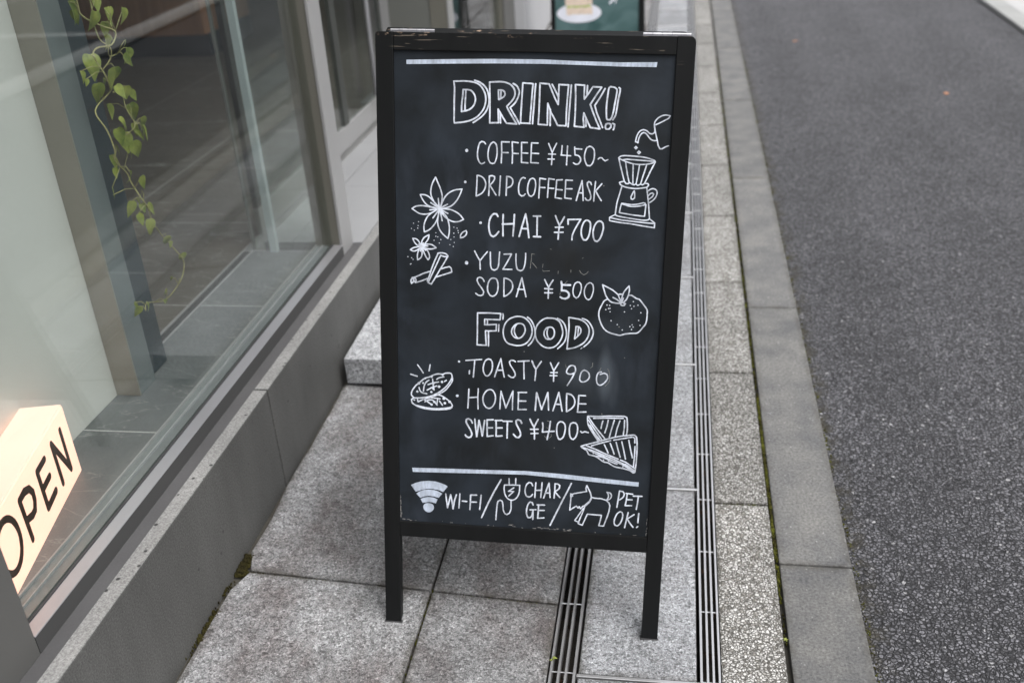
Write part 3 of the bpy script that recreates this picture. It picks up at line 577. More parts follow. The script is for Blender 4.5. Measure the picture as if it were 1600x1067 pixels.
# lit OPEN box in the window
F1 = Vector((-1.311, 1.647)); dl = Vector((0.2390, -0.9710)); nl = Vector((-0.9710, -0.2390)); LB = 0.47
t, b = bthing('light_box', 'glowing white box sign lettered OPEN standing inside the window', 'light box', F1.x+dl.x*LB/2, F1.y+dl.y*LB/2, 0.361)
def lbp(a, d, z): p = F1+dl*a+nl*d; return (p.x, p.y, z)
m = MB(); m.hexa([lbp(LB, 0, .3615), lbp(0, 0, .3615), lbp(0, .09, .3615), lbp(LB, .09, .3615), lbp(LB, 0, .5305), lbp(0, 0, .5305), lbp(0, .09, .5305), lbp(LB, .09, .5305)]); build('face', m.shift(b), M['glow'], t, bevel=0.002, seg=2)
m = MB(); m.hexa([lbp(LB-.001, .001, .531), lbp(.001, .001, .531), lbp(.001, .089, .531), lbp(LB-.001, .089, .531), lbp(LB-.001, .001, .535), lbp(.001, .001, .535), lbp(.001, .089, .535), lbp(LB-.001, .089, .535)]); build('lid', m.shift(b), M['glow_top'], t, bevel=0.001, seg=1)

WRITING = {
'drink_heading': '''p308 1502 891 1516 999 1509 1259 1509 1468 1506 1594 1515 1662
p308 1502 888 1521 887 1548 885 1580 883 1612 882 1642 881 1671 880 1699 880 1727 880 1755 881 1782 882 1816 885 1850 890 1882 896 1911 903 1939 913 1964 923 1987 936 2009 953 2029 974 2048 998 2065 1024 2079 1049 2094 1080 2105 1110 2113 1142 2117 1175 2119 1210 2117 1245 2114 1272 2109 1298 2102 1324 2093 1350 2083 1375 2070 1399 2056 1422 2040 1445 2022 1468 2002 1490 1981 1512 1960 1531 1932 1552 1903 1570 1874 1585 1845 1598 1817 1609 1787 1619 1763 1625 1737 1631 1710 1637 1678 1642 1646 1647 1609 1652 1571 1656 1538 1660 1515 1662
p307 1900 862 1920 869 1949 878 1980 889 2008 901 2032 915 2055 931 2076 948 2095 967 2116 991 2134 1018 2149 1048 2159 1074 2166 1103 2173 1133 2177 1161 2182 1197 2183 1231 2182 1265 2177 1297 2169 1328 2158 1359 2149 1383 2138 1407 2126 1430 2111 1454 2092 1478 2070 1502 2047 1525 2025 1545 1999 1566 1974 1583 1950 1599 1923 1618 1897 1636 1879 1648
p308 1681 1037 1674 1151 1657 1276 1652 1360 1653 1444
p308 1681 1039 1706 1038 1741 1037 1773 1037 1808 1043 1837 1054 1864 1077 1886 1105 1903 1134 1914 1167 1918 1193 1919 1222 1916 1250 1906 1288 1888 1323 1871 1346 1850 1369 1829 1387 1800 1406 1764 1420 1737 1428 1705 1435 1674 1441 1653 1446
p308 1735 1046 1728 1171 1720 1317 1718 1421
p306 2188 891 2192 1037 2197 1244 2199 1452 2199 1645
p306 2188 891 2207 889 2235 886 2266 884 2297 882 2328 881 2361 879 2394 878 2425 880 2454 883 2482 887 2508 893 2532 901 2562 913 2590 928 2613 946 2633 967 2650 991 2663 1016 2671 1043 2676 1071 2677 1099 2670 1135 2655 1171 2641 1195 2623 1220 2603 1245 2583 1267 2560 1292 2538 1314 2524 1330
p307 2524 1330 2551 1391 2629 1515 2718 1654 2523 1643 2435 1509 2358 1385 2365 1531 2370 1636 2199 1645
p304 2639 906 2669 921 2704 944 2726 973 2742 1005 2754 1033 2757 1066 2754 1094 2746 1126 2735 1159 2724 1185 2710 1212 2695 1239 2678 1264 2656 1289 2630 1314 2605 1336 2588 1351
p307 2588 1351 2649 1452 2716 1554 2769 1652
p306 2358 1033 2362 1116 2368 1203
p306 2358 1033 2390 1031 2428 1032 2456 1044 2476 1062 2488 1103 2481 1128 2462 1155 2432 1174 2395 1193 2368 1207
p306 2409 1042 2407 1104 2406 1177
p308 2400 1463 2403 1551 2407 1640
p304 2822 892 2813 1075 2802 1334 2795 1490 2792 1631
p304 2822 892 2979 899
p307 2792 1631 2975 1637
p303 2966 896 3016 904 3001 1097 2989 1329 2973 1597 2962 1631
p303 3065 903 3052 1096 3041 1328 3028 1507 3022 1641
p303 3147 890 3145 1149 3141 1426 3132 1649 3307 1656 3304 1478 3305 1256 3369 1421 3441 1541 3502 1660 3662 1664 3663 1358 3673 1137 3688 912 3507 908 3505 1086 3501 1273 3429 1143 3320 901 3147 890
p302 3377 908 3389 928 3407 958 3425 989 3442 1019 3459 1049 3473 1076 3487 1106 3495 1125
p304 3354 1365 3357 1477 3359 1666
p301 3739 911 3726 1191 3716 1413 3702 1680
p300 3815 902 3828 1134 3830 1410 3822 1668 4004 1681 3985 1528 3992 1417 4044 1527 4124 1684 4306 1704 4226 1545 4164 1402 4107 1260 4208 1093 4308 940 4145 935 4071 1052 3991 1163 3986 1054 3987 911 3815 902
p300 4041 916 4041 998 4036 1069
p299 4373 963 4288 1124 4193 1274 4232 1400 4356 1680
p302 4038 1510 4040 1666
c298 4448 946 4474 927 4504 931 4533 934 4560 941 4593 970 4598 991 4596 1030 4593 1052 4590 1080 4586 1110 4581 1142 4577 1175 4572 1205 4568 1236 4564 1267 4560 1298 4556 1328 4551 1356 4547 1382 4539 1416 4532 1447 4525 1472 4518 1493 4497 1527 4467 1534 4438 1531 4426 1513 4421 1473 4419 1451 4417 1423 4415 1393 4414 1360 4413 1328 4413 1297 4414 1268 4415 1238 4417 1209 4419 1180 4422 1150 4425 1121 4428 1090 4431 1056 4434 1023 4438 992 4443 965
p298 4633 942 4656 958 4655 1007 4652 1027 4647 1053 4642 1082 4637 1112 4631 1142 4627 1171 4623 1199 4619 1228 4616 1257 4613 1285 4610 1312 4606 1337 4603 1369 4599 1397 4595 1423 4589 1447 4574 1480 4555 1511 4542 1531
c301 4421 1612 4448 1601 4477 1600 4510 1615 4513 1642 4509 1671 4482 1700 4453 1706 4425 1704 4407 1674 4410 1642
p301 4545 1598 4580 1614 4576 1658 4568 1689 4559 1714''',
'coffee_line': '''D629 1757 2177
p264 2122 2042 2097 2011 2049 1998 2013 2022 2002 2042 1992 2068 1984 2099 1978 2126 1973 2157 1969 2188 1967 2217 1966 2251 1968 2282 1973 2311 1981 2341 1992 2370 2004 2393 2027 2416 2053 2425 2083 2412 2107 2396
c263 2271 2003 2230 2033 2215 2056 2200 2084 2188 2117 2182 2144 2177 2174 2173 2205 2172 2235 2173 2273 2178 2309 2185 2341 2202 2379 2222 2405 2258 2415 2300 2402 2313 2379 2326 2347 2335 2313 2342 2278 2347 2242 2350 2206 2350 2170 2348 2133 2344 2101 2335 2061 2320 2031 2296 2011
p264 2433 2395 2438 2204 2433 1995 2582 1995
p264 2448 2199 2562 2196
p264 2646 2398 2649 2198 2638 1990 2756 2005
p263 2652 2207 2760 2209
p261 2932 1997 2821 1997 2822 2193 2825 2375 2949 2381
p262 2825 2195 2945 2196
p261 3137 2000 3012 2001 3010 2188 3005 2374 3152 2378
p262 3010 2194 3154 2198
p260 3342 2004 3378 2084 3414 2171
p260 3493 1997 3451 2082 3414 2171 3412 2282 3407 2400
p261 3348 2200 3478 2201
p261 3336 2296 3457 2295
p260 3601 2037 3597 2125 3591 2216
p260 3583 2213 3769 2222
p259 3704 2040 3701 2204 3696 2397
p259 3978 2091 3842 2086 3852 2205
p259 3841 2054 3844 2086
p260 3852 2205 3882 2207 3917 2215 3943 2238 3960 2267 3964 2296 3959 2325 3929 2367 3903 2378 3876 2380 3848 2368 3827 2355
c258 4123 2035 4076 2059 4064 2084 4053 2115 4044 2148 4038 2178 4034 2210 4034 2241 4039 2273 4047 2305 4057 2334 4075 2371 4095 2397 4143 2402 4167 2386 4188 2359 4200 2334 4210 2303 4217 2271 4222 2236 4224 2200 4224 2166 4221 2135 4215 2107 4207 2085 4176 2051 4150 2039
p258 4299 2269 4325 2245 4366 2243 4397 2277 4434 2300 4480 2275''',
'drip_coffee_line': '''D537 1730 2784
p267 1964 2650 1960 2812 1951 2992 1949 3050
p267 1964 2650 1994 2652 2031 2660 2064 2676 2092 2700 2114 2733 2129 2770 2135 2805 2133 2842 2127 2870 2119 2899 2107 2927 2091 2953 2071 2979 2047 3001 2013 3021 1976 3038 1949 3050
p266 2203 2655 2203 2840 2196 3032
p266 2203 2658 2229 2650 2261 2645 2308 2663 2308 2705 2295 2734 2275 2766 2255 2789 2232 2812 2215 2828
p267 2215 2828 2277 2922 2339 3018
p265 2421 2648 2412 2833 2402 3026
p265 2545 2650 2542 2829 2537 3021
p265 2546 2653 2576 2653 2612 2660 2639 2679 2659 2706 2666 2741 2662 2778 2650 2810 2627 2839 2602 2854 2571 2866 2549 2875
p264 2904 2675 2871 2662 2835 2677 2817 2703 2800 2738 2792 2764 2786 2793 2782 2822 2779 2850 2778 2878 2780 2906 2784 2935 2790 2965 2799 2989 2842 3021 2885 3010 2910 2979
c264 3046 2671 3004 2690 2991 2711 2979 2739 2970 2768 2962 2799 2957 2832 2954 2864 2954 2894 2956 2922 2962 2948 2976 2981 2993 3007 3030 3023 3071 2992 3082 2969 3092 2939 3099 2907 3105 2872 3109 2834 3111 2800 3110 2768 3106 2740 3101 2716 3082 2684
p265 3178 3049 3185 2857 3187 2666 3304 2681
p264 3192 2842 3293 2844
p264 3347 3031 3354 2851 3361 2667 3469 2681
p263 3360 2851 3464 2854
p262 3626 2682 3517 2692 3508 2858 3497 3032 3621 3046
p263 3510 2870 3628 2878
p261 3821 2688 3690 2686 3689 2853 3683 3032 3809 3042
p262 3689 2853 3818 2851
p263 3906 3075 3953 2880 4006 2689 4027 2878 4041 3068
p262 3955 2922 4032 2925
p261 4189 2760 4173 2719 4137 2702 4108 2727 4108 2755 4116 2792 4128 2821 4142 2853 4156 2885 4168 2918 4179 2950 4186 2980 4184 3017 4174 3046 4139 3065 4103 3054 4078 3019
p260 4265 2698 4253 2870 4244 3073
p260 4387 2736 4274 2876 4332 2975 4389 3059''',
'chai_line': '''D549 2041 3572
p329 2382 3434 2355 3388 2308 3384 2284 3397 2261 3421 2246 3444 2232 3473 2220 3505 2214 3532 2209 3562 2205 3594 2204 3624 2205 3655 2209 3686 2214 3716 2220 3743 2229 3774 2241 3800 2254 3819 2296 3838 2343 3810 2364 3786 2386 3757 2402 3736
p329 2486 3395 2483 3590 2489 3816
p328 2708 3387 2700 3583 2687 3809
p330 2471 3585 2691 3569
p329 2808 3817 2869 3589 2929 3368 2969 3573 3002 3831
p329 2852 3658 2965 3656
p327 3083 3404 3224 3401
p326 3157 3404 3160 3798
p328 3092 3806 3231 3807''',
'chai_price': '''p312 3514 3383 3549 3470 3597 3568
p312 3687 3400 3643 3490 3597 3568 3585 3693 3578 3841
p313 3518 3607 3670 3601
p314 3503 3708 3671 3702
p312 3765 3539 3759 3448 4007 3436
p311 4007 3436 3997 3454 3982 3479 3966 3508 3950 3538 3936 3563 3922 3590 3908 3618 3895 3645 3884 3670 3870 3705 3859 3737 3852 3766 3848 3810 3849 3843
c311 4127 3447 4100 3456 4076 3481 4061 3506 4049 3537 4038 3570 4031 3605 4026 3641 4025 3677 4027 3710 4032 3742 4040 3771 4057 3808 4077 3835 4124 3836 4145 3817 4163 3784 4174 3754 4184 3719 4191 3682 4195 3653 4199 3622 4201 3592 4202 3564 4201 3518 4190 3482 4161 3458
c310 4366 3455 4341 3467 4315 3490 4299 3513 4284 3542 4272 3573 4264 3607 4258 3644 4256 3680 4258 3717 4262 3754 4269 3786 4283 3821 4300 3844 4342 3857 4367 3838 4392 3805 4406 3777 4418 3744 4429 3709 4437 3680 4444 3650 4450 3619 4453 3590 4451 3555 4445 3523 4438 3497 4407 3463''',
'yuzu_line': '''D727 1765 4384
p272 1927 4140 1976 4233 2034 4334
p272 2180 4146 2103 4240 2034 4334 2043 4504
p272 2240 4150 2241 4172 2242 4203 2243 4239 2244 4275 2246 4307 2247 4341 2247 4373 2249 4403 2252 4428 2264 4468 2280 4494 2323 4510 2371 4490 2391 4462 2406 4422 2410 4396 2413 4367 2414 4334 2416 4300 2418 4268 2421 4232 2423 4196 2425 4165 2426 4143
p271 2516 4181 2666 4170 2585 4330 2497 4485 2677 4481
p270 2755 4166 2755 4188 2754 4219 2753 4254 2754 4287 2756 4318 2758 4350 2762 4381 2766 4407 2776 4449 2791 4479 2840 4501 2870 4496 2899 4475 2913 4448 2924 4413 2933 4376 2938 4347 2941 4316 2943 4285 2945 4255 2946 4214 2946 4174 2946 4147''',
'ghost_writing#9': '''p114 3065 4148 3061 4250 3042 4445
p114 3065 4154 3125 4158
p115 3081 4328 3124 4375 3173 4433
p114 3296 4350 3286 4416''',
'ghost_writing#12': '''p114 3291 4467 3304 4493 3429 4479
p114 3601 4478 3597 4527
p114 3850 4444 3851 4492
p114 4022 4449 4047 4490 4075 4514 4107 4530 4138 4518 4165 4497 4194 4460
p114 3737 4727 3786 4671
p115 3656 4902 3648 4951''',
'ghost_writing#10': '''p114 3430 4038 3454 4049
p113 4068 4204 4085 4186''',
'soda_line': '''p274 2123 4747 2113 4722 2095 4693 2066 4674 2034 4665 1992 4685 1980 4729 1991 4762 2011 4801 2030 4828 2053 4857 2073 4884 2091 4912 2107 4938 2116 4963 2105 5019 2056 5043 2007 5035 1980 5017 1958 5000
c273 2301 4672 2272 4679 2247 4699 2231 4721 2217 4750 2205 4780 2198 4813 2193 4847 2192 4879 2194 4910 2199 4938 2207 4965 2227 5002 2251 5031 2293 5045 2321 5038 2348 5020 2371 4994 2389 4957 2398 4923 2403 4883 2406 4845 2405 4810 2402 4777 2396 4748 2385 4713 2367 4688 2336 4674
p273 2524 4663 2523 4840 2526 5037
p273 2524 4663 2559 4667 2603 4678 2639 4697 2670 4724 2689 4757 2699 4796 2700 4824 2698 4854 2691 4882 2678 4909 2662 4935 2644 4958 2614 4987 2584 5010 2551 5027 2526 5037
p273 2778 5032 2828 4840 2881 4642 2925 4835 2971 5024
p273 2805 4877 2938 4878''',
'soda_price': '''p293 3336 4659 3376 4737 3420 4814
p293 3503 4664 3460 4733 3420 4814 3417 4924 3415 5035
p294 3341 4842 3497 4845
p294 3346 4928 3499 4921
p381 3667 4688 3682 4766 3679 4870
p382 3678 4752 3848 4749
p382 3679 4870 3705 4865 3739 4864 3771 4873 3799 4889 3820 4911 3831 4937 3828 4969 3815 4999 3788 5019 3756 5030 3725 5029 3696 5023 3659 5000
c241 3983 4683 3942 4712 3925 4748 3913 4793 3908 4825 3905 4858 3907 4891 3913 4922 3922 4951 3933 4975 3976 5008 4017 4978 4030 4955 4042 4927 4052 4897 4061 4865 4067 4831 4070 4798 4068 4767 4062 4737 4055 4714 4024 4685
c240 4226 4685 4180 4715 4165 4737 4152 4765 4141 4795 4134 4827 4130 4860 4131 4893 4137 4928 4147 4962 4160 4990 4187 5018 4216 5030 4240 5022 4262 4997 4274 4973 4285 4942 4294 4910 4302 4878 4308 4845 4310 4812 4307 4779 4301 4747 4293 4722 4262 4690''',
'food_heading': '''p288 1995 5403 2212 5393 2469 5394 2456 5523 2202 5527 2143 5527 2142 5641 2203 5640 2384 5623 2379 5758 2217 5769 2161 5766 2169 5904 2181 6071 1992 6072 1996 5849 1996 5597 1995 5403
p287 2199 5531 2200 5631
p288 2223 5775 2224 5901 2227 6085
p286 2511 5395 2520 5435 2513 5510
p287 2433 5627 2428 5765
c285 2816 5436 2787 5440 2756 5446 2725 5457 2693 5471 2659 5488 2629 5511 2608 5532 2589 5555 2572 5581 2557 5608 2546 5638 2536 5670 2529 5703 2525 5735 2524 5768 2525 5800 2529 5831 2534 5861 2545 5898 2559 5931 2575 5960 2603 5992 2638 6014 2668 6025 2702 6032 2736 6038 2767 6043 2797 6046 2828 6046 2863 6042 2898 6035 2932 6025 2962 6010 2990 5993 3016 5970 3040 5941 3063 5907 3081 5872 3092 5844 3101 5816 3107 5786 3111 5757 3112 5719 3108 5681 3100 5645 3087 5611 3070 5578 3049 5547 3024 5518 2996 5492 2969 5470 2932 5450 2895 5440 2857 5435
c286 2837 5582 2807 5589 2777 5604 2748 5630 2723 5663 2704 5700 2694 5740 2694 5778 2705 5815 2728 5849 2758 5875 2790 5890 2825 5895 2859 5887 2892 5869 2921 5840 2945 5803 2958 5775 2967 5744 2971 5714 2968 5683 2959 5653 2948 5627 2925 5601 2898 5586 2868 5580
p286 2801 5597 2784 5618 2765 5648 2754 5685 2749 5725 2752 5763 2762 5799 2777 5833 2794 5861 2831 5891
p285 3010 5443 3028 5455 3054 5473 3078 5496 3099 5525 3118 5558 3135 5593 3149 5630 3160 5668 3168 5704 3173 5739 3174 5772 3171 5805 3163 5840 3150 5875 3137 5907 3122 5936 3106 5962 3090 5985 3062 6015 3040 6036
c283 3456 5441 3412 5442 3372 5451 3344 5465 3315 5483 3289 5505 3263 5530 3239 5559 3218 5589 3201 5622 3188 5657 3178 5691 3173 5725 3172 5758 3175 5792 3182 5829 3193 5868 3208 5904 3227 5935 3251 5963 3277 5988 3304 6012 3333 6032 3364 6047 3395 6058 3428 6064 3462 6065 3498 6060 3535 6050 3570 6034 3593 6018 3615 5998 3634 5975 3653 5951 3670 5925 3685 5898 3699 5869 3710 5841 3721 5803 3728 5765 3730 5727 3727 5690 3720 5653 3709 5616 3699 5587 3687 5558 3674 5530 3657 5506 3630 5481 3598 5462 3565 5448 3529 5442 3491 5440
c284 3473 5627 3437 5633 3401 5649 3375 5682 3357 5720 3351 5758 3354 5796 3371 5836 3395 5869 3425 5881 3456 5881 3488 5877 3517 5863 3540 5835 3557 5798 3563 5755 3561 5711 3548 5672 3528 5643 3503 5630
p284 3431 5642 3422 5675 3413 5718 3412 5756 3418 5793 3429 5827 3443 5854 3475 5880
p283 3613 5440 3646 5453 3686 5474 3709 5493 3730 5515 3749 5539 3764 5565 3777 5594 3787 5625 3796 5660 3802 5698 3806 5736 3805 5774 3802 5812 3795 5850 3785 5884 3771 5917 3750 5952 3730 5977 3704 6004 3678 6030 3654 6053 3638 6069
p282 3841 5411 3853 5609 3842 5822 3826 6062
p282 3841 5411 3862 5413 3894 5416 3929 5420 3961 5424 3999 5429 4035 5434 4070 5443 4104 5457 4138 5474 4168 5495 4195 5520 4218 5548 4237 5578 4249 5609 4256 5642 4259 5677 4257 5714 4250 5753 4239 5790 4228 5817 4215 5844 4199 5870 4183 5893 4159 5920 4132 5944 4101 5966 4075 5983 4046 6000 4016 6015 3982 6029 3951 6039 3915 6048 3879 6056 3848 6063 3826 6068
p282 3991 5590 3986 5715 3970 5847
p282 3991 5590 4019 5588 4051 5593 4075 5617 4092 5647 4091 5704 4080 5730 4057 5762 4037 5784 4012 5810 3987 5834 3970 5851
p282 4042 5600 4037 5688 4034 5775
p281 4111 5420 4135 5426 4170 5436 4202 5450 4227 5469 4250 5494 4271 5521 4290 5549 4308 5580 4322 5612 4333 5643 4340 5676 4342 5710 4338 5738 4332 5768 4323 5797 4313 5824 4297 5856 4278 5885 4256 5915 4233 5940 4206 5967 4180 5990 4163 6007
p129 4104 6048 4133 6024''',
'toasty_line': '''D474 1621 6447
p282 1763 6415 2089 6378
p281 1947 6396 1933 6589 1919 6765
p282 1839 6633 1837 6698
c280 2232 6362 2204 6371 2176 6390 2156 6422 2140 6463 2131 6495 2125 6532 2122 6566 2124 6598 2128 6629 2136 6656 2153 6692 2174 6719 2211 6727 2236 6713 2260 6688 2282 6652 2299 6609 2307 6575 2312 6539 2314 6505 2312 6456 2304 6416 2275 6372
p281 2363 6734 2420 6538 2485 6342 2518 6533 2559 6730
p280 2396 6593 2519 6584
p278 2785 6391 2744 6365 2695 6363 2664 6397 2666 6425 2678 6460 2694 6487 2715 6517 2735 6547 2753 6577 2770 6608 2782 6634 2787 6686 2751 6729 2701 6729 2670 6708 2645 6687
p278 2837 6381 3063 6357
p278 2957 6369 2961 6548 2970 6747
p277 3128 6360 3164 6447 3209 6535
p277 3315 6357 3256 6449 3207 6535 3202 6651 3193 6767
p277 3121 6354 3158 6448 3207 6535
p276 3499 6373 3532 6454 3574 6541
p276 3669 6364 3623 6449 3574 6541 3574 6656 3574 6766
p277 3507 6583 3645 6576
p277 3500 6647 3639 6643
p275 4010 6543 3988 6563 3957 6585 3920 6594 3884 6595 3854 6585 3834 6565 3833 6536 3844 6501 3864 6462 3891 6428 3921 6412 3951 6406 3994 6423 4007 6448 4014 6479 4014 6515 4010 6543
p276 3999 6563 3937 6701 3856 6840
c275 4191 6495 4164 6510 4138 6537 4126 6564 4117 6596 4111 6627 4105 6669 4105 6705 4133 6742 4161 6748 4194 6745 4232 6728 4266 6702 4288 6668 4300 6630 4298 6591 4285 6554 4258 6526 4228 6506
p274 4538 6515 4490 6524 4470 6549 4456 6583 4449 6611 4445 6642 4445 6673 4448 6705 4454 6736 4463 6762 4485 6787 4513 6798 4543 6793 4573 6775 4603 6748 4631 6714 4656 6676 4670 6636 4665 6594 4649 6560 4599 6537 4571 6545 4539 6558 4516 6567''',
'ghost_writing#18': '''p103 4662 6445 4677 6469 4695 6507 4703 6541 4709 6582 4712 6621 4712 6656 4708 6690 4698 6724 4682 6750 4660 6777 4638 6801 4623 6817
p104 3804 6395 3825 6464
p103 4355 6334 4352 6411 4311 6445
p103 4528 6433 4500 6492''',
'homemade_line': '''D605 1586 7189
p284 1829 7030 1822 7220 1810 7445
p283 2024 7013 2016 7209 2024 7452
p285 1828 7217 2016 7194
c282 2264 7015 2230 7025 2196 7049 2175 7074 2156 7105 2141 7137 2131 7167 2125 7198 2123 7229 2125 7264 2132 7300 2143 7333 2157 7363 2176 7389 2194 7409 2244 7430 2275 7423 2306 7403 2327 7381 2346 7352 2362 7321 2373 7287 2381 7251 2385 7215 2385 7179 2380 7143 2372 7111 2352 7068 2327 7035 2297 7018
p283 2480 7426 2486 7235 2499 7038 2548 7205 2604 7399 2678 7198 2747 7018 2741 7221 2742 7430
p280 3029 7037 2850 7045
p281 2862 7044 2860 7240 2857 7417 3029 7407
p281 2859 7230 3017 7225
p281 3212 7416 3223 7219 3233 7036
p305 3216 7416 3226 7219 3236 7030 3287 7190 3344 7389 3411 7183 3465 7013 3478 7179 3491 7393
p304 3580 7401 3634 7209 3691 6998 3732 7203 3769 7397
p303 3629 7255 3734 7255
p301 3852 7015 3853 7222 3862 7407
p301 3852 7015 3890 7018 3936 7030 3960 7046 3981 7067 3999 7091 4016 7131 4024 7174 4022 7217 4011 7259 3998 7285 3980 7309 3958 7334 3935 7354 3907 7375 3880 7394 3862 7407
p300 4236 7039 4101 7040 4096 7222 4086 7402 4258 7388
p301 4096 7219 4251 7215''',
'sweets_line': '''p338 1907 7771 1894 7740 1875 7706 1824 7680 1780 7699 1774 7752 1785 7779 1801 7810 1819 7843 1839 7877 1860 7913 1877 7946 1893 7989 1899 8025 1878 8080 1827 8099 1782 8079 1759 8044
p337 1957 7681 1978 7873 2001 8066 2028 7870 2046 7703 2085 7867 2118 8045 2142 7863 2165 7700
p336 2341 7672 2216 7683 2218 7859 2223 8048 2346 8025
p337 2221 7859 2331 7849
p335 2526 7674 2386 7687
p336 2404 7685 2410 7847 2409 8034 2535 8016
p336 2410 7850 2532 7840
p335 2551 7693 2737 7684
p335 2643 7690 2642 7873 2640 8057
p334 2940 7712 2929 7684 2912 7655 2861 7641 2824 7663 2825 7723 2835 7748 2849 7776 2865 7807 2882 7840 2901 7876 2914 7910 2922 7953 2918 7990 2882 8035 2831 8028 2799 7996 2773 7965
p333 3111 7613 3150 7697 3202 7786
p306 3108 7617 3149 7701 3199 7790
p306 3281 7607 3240 7696 3199 7790 3212 7912 3213 8045
p307 3125 7835 3286 7825
p307 3140 7928 3284 7915
p306 3374 7677 3385 7758 3376 7881 3499 7863 3618 7848
p305 3535 7637 3517 7822 3477 8039
c304 3741 7630 3716 7644 3694 7669 3680 7706 3673 7751 3669 7796 3671 7843 3674 7877 3680 7912 3688 7944 3705 7988 3724 8018 3757 8016 3783 7998 3809 7967 3821 7937 3831 7900 3839 7863 3844 7825 3847 7786 3847 7751 3841 7706 3828 7671 3788 7634
c303 4003 7635 3961 7658 3945 7692 3935 7735 3931 7780 3933 7827 3935 7861 3939 7897 3946 7928 3962 7966 3982 7992 4020 8005 4062 7962 4079 7924 4092 7878 4098 7845 4102 7810 4103 7776 4099 7727 4090 7685 4055 7642
p304 4166 7818 4191 7842 4219 7835 4252 7818 4290 7826 4324 7834''',
'ghost_writing#20': '''p106 3468 7626 3502 7639
p106 3458 7774 3487 7793
p107 3420 7970 3454 8004
p106 3558 7911 3564 7962 3522 8005''',
'kettle_drawing': '''p239 5326 1608 5326 1582 5333 1547 5347 1524 5365 1501 5385 1480 5409 1462 5435 1446 5461 1434 5487 1426 5513 1421 5538 1419 5580 1425 5611 1433
p237 5611 1433 5586 1475 5562 1492 5531 1509 5500 1527 5471 1543 5441 1558 5413 1573 5384 1587 5356 1599 5337 1608
p239 5326 1608 5334 1658 5363 1779 5398 1901
p240 5398 1901 5404 1925 5411 1959 5420 1989 5438 2022 5457 2044 5497 2043 5522 2027 5551 2008 5584 1994 5611 1984
p239 5334 1658 5338 1683 5341 1713 5334 1752 5290 1775 5245 1765 5222 1745 5197 1722 5164 1706 5129 1698 5094 1707 5063 1726 5039 1754 5021 1788 5011 1814 5003 1841 4997 1867 4991 1902 4989 1928
p241 4988 1917 5035 1944
p241 5035 1944 5037 1923 5041 1894 5047 1865 5057 1837 5069 1809 5083 1786 5106 1763 5131 1752 5157 1756 5183 1773 5201 1792 5220 1816 5237 1838 5261 1863 5285 1881 5313 1892 5342 1897 5392 1892
c241 5001 2017 5025 2036 5003 2057 4979 2037
c241 5062 2098 5089 2122 5064 2147 5038 2123''',
